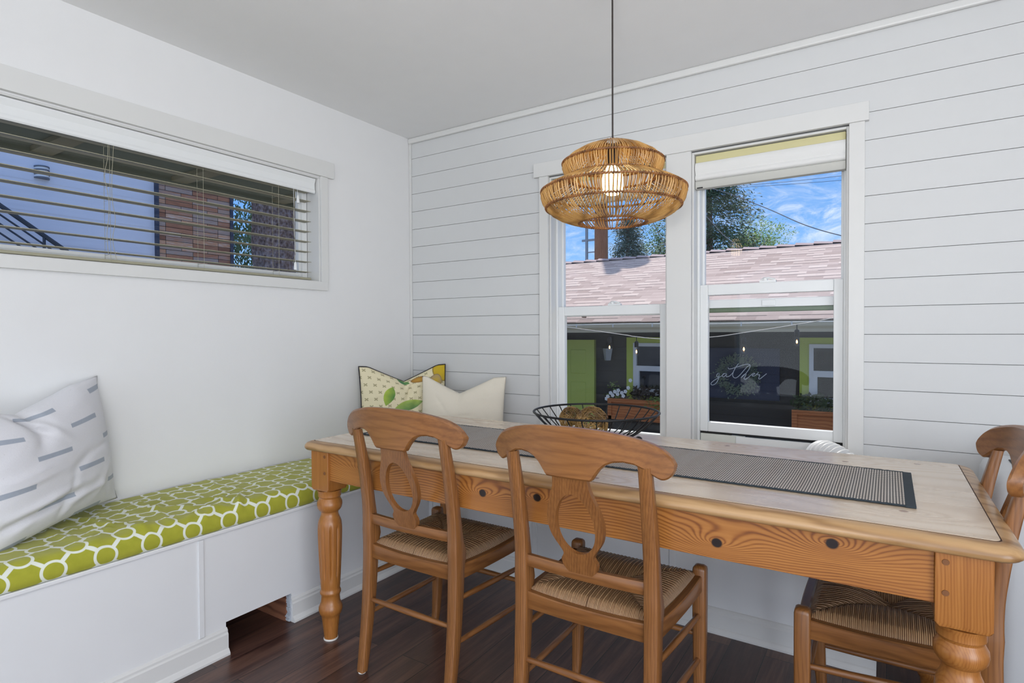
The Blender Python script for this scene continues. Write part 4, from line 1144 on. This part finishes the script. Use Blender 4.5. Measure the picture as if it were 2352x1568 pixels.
# string light
sl_ = thing('string_light', 'black wire string of glowing teardrop bulbs strung across the yard outside', 'string light', (-1.1, 4.5, 1.2))
cab = smooth_path([(-3.2, 4.5, 1.36), (-1.938, 4.5, 1.200), (-1.729, 4.5, 1.170), (-1.48, 4.5, 1.152), (-1.123, 4.5, 1.168), (-.895, 4.5, 1.200), (-.544, 4.5, 1.256), (-.292, 4.5, 1.304), (.7, 4.5, 1.52)], 8)
MB().tube([(x+1.1, y-4.5, z-1.2) for x, y, z in cab], .0032, 6).build('cable', plain('pale_cable', (170, 172, 176), .5), sl_)
def cz(x):
    for a, b in zip(cab, cab[1:]):
        if a[0] <= x <= b[0]: return a[2]+(b[2]-a[2])*(x-a[0])/(b[0]-a[0])
gl2 = glass_mat('clear_bulb_glass')
for (bx, dz) in ((-2.45, 0), (-1.958, 0), (-1.722, 0), (-1.480, 0), (-.893, -.0), (-.540, 0), (-.05, 0)):
    z = cz(bx)-1.2-.035; X = bx+1.1
    o = MB().tube([(X, 0, z+.035), (X, 0, z)], .0035, 6).lathe([(0, -.050), (.0155, -.050), (.0165, -.040), (.0165, -.008), (.010, 0), (0, 0)], (X, 0, z), 14).build('bulb_socket', M_['blackmetal'], sl_, smooth=True)
    b = MB().lathe([(.013, -.050), (.017, -.068), (.022, -.088), (.019, -.106), (.008, -.116), (.0005, -.117)], (X, 0, z), 16).build('bulb', gl2, sl_, smooth=True)
    MB().lathe([(0, -.098), (.005, -.094), (.0055, -.084), (.002, -.074), (0, -.072)], (X, 0, z), 10).build('filament', M_['filament'], b, smooth=True)
lw_ = gb(MB().tube([(x-1.2, 6.91, 1.305+.006*math.sin(x*3)) for x in [-5+.2*i for i in range(40)]], .004, 5), 'gutter_light_wire', wht)
for k in range(9): gb(MB().box((-4.0+.52*k-.006, 6.904, 1.27), (-4.0+.52*k+.006, 6.914, 1.315)), 'clip', wht, lw_)
R = random.Random(2); mb = MB()
for k in range(60):
    a = R.uniform(0, 2*PI); zz = R.uniform(-.03, .03); rr = .032*(1-(zz/.045)**2)
    mb.box((rr*math.cos(a)-.006, rr*math.sin(a)-.006, zz-.005), (rr*math.cos(a)+.006, rr*math.sin(a)+.006, zz+.005))
o = mb.build('pine_cone', plain('pine_cone_brown', (96, 62, 46), .9)); o.location = (-3.42, 7.02, 1.435); tag(o, 'brown pine cone lodged in the garage gutter near the left end', 'pine cone')

# poles, wires, trees
pw = wood('weathered_pole', axis='z', cross=9, dark=(70, 44, 30), mid=(118, 82, 60), light=(150, 112, 86), rough=.9, coat=0)
pole = thing('utility_pole', 'brown wooden utility pole rising behind the garage roof', 'pole', (-6.457, 14.3, GZ))
MB().lathe([(.20, 0), (.15, 11.4), (0, 11.4)], n=20).build('post', pw, pole, smooth=True)
MB().lathe([(0, 0), (.26, 0), (.28, .1), (.28, .85), (.2, .95), (0, .95)], (.46, 0, 9.9), 20).build('transformer', plain('transformer_grey', (140, 144, 146), .5), pole, smooth=True)
mp = thing('metal_mast', 'thin grey metal mast standing left of the wooden utility pole', 'mast', (-7.03, 14.6, GZ))
MB().box((-.03, -.03, 0), (.03, .03, 7)).box((-.14, -.02, 4.67), (.54, .02, 4.73)).box((-.02, -.02, 4.35), (.32, .02, 4.38)).build('mast', plain('galvanised_steel', (150, 156, 162), .4, Metallic=.6), mp)
def px2(x, y, Y):   # where a pixel of the photograph falls on the plane y = Y
    d = ax*((x-1176)/F)+ay*((y-784)/F)+az; t = Y/d.y
    return Vector((0, 0, 1.21))+d*t
cabm = plain('overhead_cable', (70, 78, 92), .8)
for i, (pts, lab) in enumerate([
    ([(1560, 420, 12.5), (1650, 437, 12), (1760, 478, 11.5), (1850, 517, 11), (1945, 544, 10.8), (2100, 575, 10)], 'overhead cable sagging across the sky to the garage ridge in the right window'),
    ([(1560, 440, 12), (1625, 500, 11.6), (1662, 540, 11.2), (1705, 572, 10.8)], 'short steep cable reaching the garage roof in front of the fir tree'),
    ([(1480, 470, 12), (1500, 512, 12), (1533, 572, 11.5)], 'steep cable in front of the tree in the window behind the lamp'),
    ([(1560, 438, 22), (1800, 424, 22), (2100, 400, 22)], 'lower one of two thin distant wires high in the right window'),
    ([(1560, 436, 21), (1800, 418, 21), (2100, 384, 21)], 'upper thin distant wire just under the fabric shade in the right window')]):
    P = [tuple(px2(*q)) for q in pts]
    o = MB().tube(smooth_path(P, 8), (.008 if i < 3 else .007), 5).build('overhead_cable', cabm); tag(o, lab, 'cable')
bark = NT('fir_bark'); n = bark.noise(bark.map(bark.co(), (22, 22, 15)), 1, 5, .65, .6); vv = bark.voro(bark.map(bark.co(), (36, 36, 26)), 1)
bark.bsdf(bark.ramp(bark.add(bark.mul(n, .8), bark.mul(vv, .4)), [(.3, lin((62, 50, 48))), (.55, lin((112, 92, 86))), (.85, lin((160, 146, 146)))]), .95, bark.bump(bark.add(n, vv), 1, .03)); bark = bark.m
def conifer(name, lab, base, top_z, r, seed, mat, n=5200, grp=None, trunk=.16, z0=0):
    t = thing(name, lab, 'tree', base, group=grp)
    h = top_z-base[2]
    MB().lathe([(trunk, 0), (trunk*.3, h*.96), (0, h)], n=10).build('trunk', bark, t, smooth=True)
    R = random.Random(seed); mb = MB()
    nb = int(n/42)
    for b in range(nb):
        k = R.random()**.8; z = h*(.12+.86*k); br = r*(1-k)**.75*(.7+.45*R.random())+.12; a = R.uniform(0, 2*PI)
        d = Vector((math.cos(a), math.sin(a), 0))
        for s in range(42):
            q = R.random()**.6; p = d*br*q+Vector((0, 0, z-.30*br*q*q+.10*br*q)) + Vector((R.gauss(0, 1), R.gauss(0, 1), R.gauss(0, .55)))*(.10+.11*br*q*.5)
            u = (d*R.uniform(.2, 1)+Vector((R.gauss(0, .6), R.gauss(0, .6), R.uniform(-.7, .15)))).normalized(); w = u.orthogonal().normalized(); sz = R.uniform(.035, .085)
            mb.add([p-w*sz*.25, p+u*sz-w*sz*.1, p+u*sz*2, p+u*sz+w*sz*.45], [(0, 1, 2, 3)])
    mb.build('foliage', mat, t); return t
fir = foli('fir_needles', (34, 52, 44), (74, 100, 66)); fir2 = foli('bright_green_leaves', (84, 120, 40), (150, 180, 70)); fir3 = foli('blue_spruce', (50, 74, 72), (92, 118, 108))  # fir2 is a bright yellow-green leaf colour
def base_at(x, Y): q = px2(x, 700, Y); return (q.x, Y, GZ)
conifer('fir_tree', 'tall dark fir tree filling the left of the sky in the right window', base_at(1630, 18), 6.85, 3.1, 1, fir, 34000)
conifer('spruce_tree', 'blue-green spruce tree behind the garage ridge in the window behind the lamp', base_at(1442, 19), 5.3, 1.3, 2, fir3, 12000)
def leafy(name, lab, base, cz_, r, seed, mat, n):
    t = thing(name, lab, 'tree', base); R = random.Random(seed); mb = MB()
    for _ in range(max(1, n//60)):
        d = Vector((R.gauss(0, 1), R.gauss(0, 1), R.gauss(0, 1))).normalized()*r*R.uniform(.3, .95); d.z *= 1.15
        leaves(mb, 60, d.x, d.y, cz_-base[2]+d.z, r*.25, r*.25, r*.22, .035, R, .2)
    mb.build('foliage', mat, t)
    MB().lathe([(.14, 0), (.06, cz_-base[2]), (0, cz_-base[2]+.2)], n=8).build('trunk', bark, t); return t
leafy('leafy_tree', 'bright green leafy tree on the right edge of the fir tree', base_at(1738, 22), 3.9, 1.35, 3, fir2, 8000)
leafy('leafy_tree', 'green leafy tree at the right side of the window behind the lamp', base_at(1530, 21), 4.15, 1.15, 4, foli('mid_leaves', (52, 84, 44), (116, 152, 66)), 6500)

# neighbour seen through the left window
stucco = siding_mat('blue_grey_siding', (214, 220, 238), .30, .88)
nb = thing('neighbour_house', 'pale blue-grey neighbouring house with a panel of reclaimed wood cladding', 'house', (-8.5, 1.5, GZ))
def nbb(mb, nm, mat, **k):
    o = mb.build(nm, mat, nb, **k); o.location = (8.5, -1.5, -GZ); return o
nbb(MB().box((-10, -8, GZ), (-7, 3.30, 6)), 'wall', stucco)
nbb(MB().box((-10, 3.33, GZ), (-7.02, 4.21, 6)), 'wall', dark)
def reclaimed():
    t = NT('reclaimed_planks'); co = t.map(t.co(), rot=(PI/2, 0, PI/2)); X = t.xyz(t.co())
    cb = t.n('ShaderNodeCombineXYZ'); t.put(cb.inputs[0], X[1]); t.put(cb.inputs[1], X[2])
    br = t.n('ShaderNodeTexBrick', offset=.43, offset_frequency=3); t.put(br.inputs['Vector'], cb.outputs[0]); br.inputs['Scale'].default_value = 1
    br.inputs['Brick Width'].default_value = .31; br.inputs['Row Height'].default_value = .052; br.inputs['Mortar Size'].default_value = .003
    br.inputs['Color1'].default_value = (0, 0, 0, 1); br.inputs['Color2'].default_value = (1, 1, 1, 1); br.inputs['Mortar'].default_value = (.5, .5, .5, 1)
    B = t.xyz(br.outputs[0]); n = t.noise(t.map(t.co(), (1, 7, 70)), 1, 4, .6)
    c = t.ramp(t.add(t.mul(B[0], .75), t.mul(t.sub(n, .5), .55)), [(.0, lin((122, 82, 66))), (.25, lin((168, 118, 92))), (.45, lin((158, 146, 142))), (.65, lin((188, 140, 108))), (.85, lin((204, 194, 190)))])
    c = t.mix(br.outputs['Fac'], c, lin((40, 30, 28)))
    t.bsdf(c, .85, t.bump(n, .4, .004)); return t.m
nbb(MB().box((-7.02, 3.33, GZ), (-6.975, 4.19, 6)), 'wood_cladding', reclaimed())
nbb(MB().box((-7.0, 3.30, GZ), (-6.96, 3.335, 6)).box((-7.0, 4.185, GZ), (-6.96, 4.225, 6)), 'corner_trim', plain('navy_corner_trim', (44, 54, 78), .6))
wl = thing('wall_light', 'small half-round metal wall light on the blue-grey neighbouring wall', 'lamp', (-7.0, 2.26, 2.74))
mb = MB(); L = []
for z in (.012, .108): L.append([(.075*math.cos(a), .055*math.sin(a), z) for a in [-PI/2+PI*k/12 for k in range(13)]])
mb.loops(L).build('frosted_shade', plain('frosted_shade', (235, 238, 244), .4), wl, smooth=True, angle=50)
for zz in (0, .035, .075, .108):
    MB().loops([[(.085*math.cos(a), .062*math.sin(a), zz+q) for a in [-PI/2+PI*k/12 for k in range(13)]] for q in (0, .012)]).build('metal_band', plain('brushed_band', (90, 98, 112), .4), wl)
rl = thing('stair_railing', 'dark metal stair railing slanting down in front of the neighbouring house', 'railing', (-6.8, 1.9, GZ))
navy = plain('railing_paint', (34, 48, 66), .5)
def rp(x, y):
    d = ax*((x-1176)/F)+ay*((y-784)/F)+az; t = -6.8/d.x; return Vector((0, 0, 1.21))+d*t
A, B_ = rp(-60, 430), rp(175, 592)
def rb(mb, nm, **k):
    o = mb.build(nm, navy, rl, **k); o.location = (6.8, -1.9, -GZ); return o
dirv = (B_-A)
A2 = A-dirv*.8; B2 = B_+dirv*.5
rb(MB().tube([A2, B2], .022, 8), 'handrail')
for off in (.085, .17, .255):
    rb(MB().tube([A2-Vector((0, 0, off)), B2-Vector((0, 0, off))], .009, 6), 'cross_rail')
for k in (-.3, .15, .66, .85, 1.2):
    q = A+dirv*k; rb(MB().tube([q, q-Vector((0, 0, .95))], .013, 6), 'baluster')
tk = thing('old_fir_tree', 'thick rough-barked fir trunk close outside the left window', 'tree', (-5.55, 3.88, GZ))
mb = MB(); L = []
for i in range(60):
    z = i*.12; L.append([((.25+.014*math.sin(7*a+z*3)+.010*math.sin(13*a-z*7))*math.cos(a), (.25+.014*math.sin(7*a+z*3)+.010*math.sin(13*a-z*7))*math.sin(a), z) for a in [2*PI*k/48 for k in range(48)]])
mb.loops(L).build('trunk', bark, tk, smooth=True, angle=180)
R = random.Random(8); mb = MB()
t2 = thing('young_fir_tree', 'hanging green fir boughs beyond the wood cladding in the left window', 'tree', (-7.9, 5.3, GZ))
for b in range(420):
    c = Vector((R.uniform(-.7, .9), R.uniform(-.75, 1.4), R.uniform(1.5, 5.5)))
    for s in range(60):
        p = c+Vector((R.gauss(0, .16), R.gauss(0, .2), R.gauss(0, .09)))
        u = Vector((R.gauss(0, .5), R.gauss(0, .5), -.8)).normalized(); w = u.orthogonal().normalized(); sz = R.uniform(.025, .055)
        mb.add([p-w*sz*.2, p+u*sz-w*sz*.1, p+u*sz*2, p+u*sz+w*sz*.4], [(0, 1, 2, 3)])
mb.build('foliage', foli('fir_bough_needles', (78, 104, 84), (120, 148, 112)), t2)
MB().lathe([(.15, 0), (.1, 6), (0, 6)], n=10).build('trunk', bark, t2)

# ------------------------------------------------------------------ light
w = bpy.data.worlds.new('sky'); scn.world = w; w.use_nodes = True; nt = w.node_tree; nt.nodes.clear()
class WT(NT):
    def __init__(s, t): s.t = t; s.m = None
t = WT(nt)
out = t.n('ShaderNodeOutputWorld'); bg = t.n('ShaderNodeBackground'); nt.links.new(bg.outputs[0], out.inputs[0])
g = t.co('Generated'); X = t.xyz(g)
grad = t.ramp(X[2], [(0, (.36, .48, .62, 1)), (.06, (.21, .37, .60, 1)), (.18, (.105, .25, .52, 1)), (.36, (.06, .17, .46, 1)), (.75, (.34, .42, .56, 1))])
cl = t.noise(t.map(g, (3.2, 3.2, 9), rot=(.2, .1, .5)), 1.5, 7, .62, .9)
big = t.noise(t.map(g, (2.2, 2.2, 3.0), loc=(.35, .1, .0)), 1.2, 2, .5)
cv = t.n('ShaderNodeVectorMath', operation='DISTANCE'); t.put(cv.inputs[0], t.map(g, (1, 1, 1.9))); 
_d = (ax*((1925-1176)/F)+ay*((490-784)/F)+az).normalized(); cv.inputs[1].default_value = (_d.x, _d.y, _d.z*1.9)
blob = t.sub(1, t.step(cv.outputs['Value'], .03, .30))
_d2 = (ax*((1330-1176)/F)+ay*((560-784)/F)+az).normalized(); cv2 = t.n('ShaderNodeVectorMath', operation='DISTANCE'); t.put(cv2.inputs[0], g); cv2.inputs[1].default_value = tuple(_d2)
blob2 = t.mul(.7, t.sub(1, t.step(cv2.outputs['Value'], .02, .22)))
cl = t.noise(t.map(g, (9, 9, 22), rot=(.5, .2, .4)), 1.5, 8, .68, 1.6)
cm = t.math('MAXIMUM', t.mul(t.mul(.8, t.step(cl, .38, .78)), t.math('MAXIMUM', blob, blob2)), t.mul(t.step(cl, .5, .8), t.mul(t.step(big, .46, .6), .4)))
col = t.mix(cm, grad, (.50, .54, .58, 1))
t.put(bg.inputs[0], col); bg.inputs[1].default_value = 1.75

def sun(d, st, ang, color):
    l = bpy.data.lights.new('sun', 'SUN'); l.energy = st; l.angle = ang; l.color = color
    o = bpy.data.objects.new('sun', l); COL.objects.link(o); o.rotation_euler = Vector(d).to_track_quat('-Z', 'Y').to_euler(); o.location = (0, 0, 8)
sun((1.5, -3.0, -5.2), 4.4, .009, (1, .95, .88))
def area(name, loc, aim, sx, sy, watts, color=(1, 1, 1)):
    l = bpy.data.lights.new(name, 'AREA'); l.shape = 'RECTANGLE'; l.size = sx; l.size_y = sy; l.energy = watts; l.color = color
    o = bpy.data.objects.new(name, l); COL.objects.link(o); o.location = loc
    o.rotation_euler = (Vector(aim)-Vector(loc)).to_track_quat('-Z', 'Y').to_euler(); return o
# fill lamps added in the unseen openings behind and beside the camera
area('rear_fill', (0, YF-.10, 1.15), (0, 2, 1.25), 3.7, 2.0, 34, (.97, .98, 1))
area('side_fill', (XR+.08, -1.45, 1.10), (-2, -1.0, 1.1), 3.0, 2.0, 110, (.97, .98, 1))
# fill spots added near the camera, aimed up to brighten the ceiling
def spot(name, loc, aim, watts, ang, blend=1, size=.12, color=(1, .985, .965)):
    l = bpy.data.lights.new(name, 'SPOT'); l.energy = watts; l.spot_size = math.radians(ang); l.spot_blend = blend; l.shadow_soft_size = size; l.color = color
    o = bpy.data.objects.new(name, l); COL.objects.link(o); o.location = loc
    o.rotation_euler = (Vector(aim)-Vector(loc)).to_track_quat('-Z', 'Y').to_euler(); return o
spot('ceiling_fill', (.05, -.35, 1.30), (-.2, .75, 2.457), 84, 150)
spot('ceiling_fill', (.3, -1.6, 1.2), (.3, -1.2, 2.457), 170, 150)
l = bpy.data.lights.new('pendant_bulb', 'POINT'); l.energy = 16; l.color = (1, .70, .36); l.shadow_soft_size = .037
o = bpy.data.objects.new('pendant_bulb', l); COL.objects.link(o); o.location = (PC[0], PC[1], 1.74)
scn.view_settings.view_transform = 'Standard'; scn.view_settings.look = 'None'; scn.view_settings.exposure = .09; scn.view_settings.gamma = 1
scn.view_settings.use_curve_mapping = False
scn.cycles.transparent_max_bounces = 24; scn.cycles.max_bounces = 6; scn.cycles.diffuse_bounces = 3; scn.cycles.glossy_bounces = 3; scn.cycles.use_adaptive_sampling = True; scn.cycles.adaptive_threshold = .045
scn.cycles.use_denoising = True
for k in ('bulb', 'filament'): M_[k].cycles.emission_sampling = 'NONE'
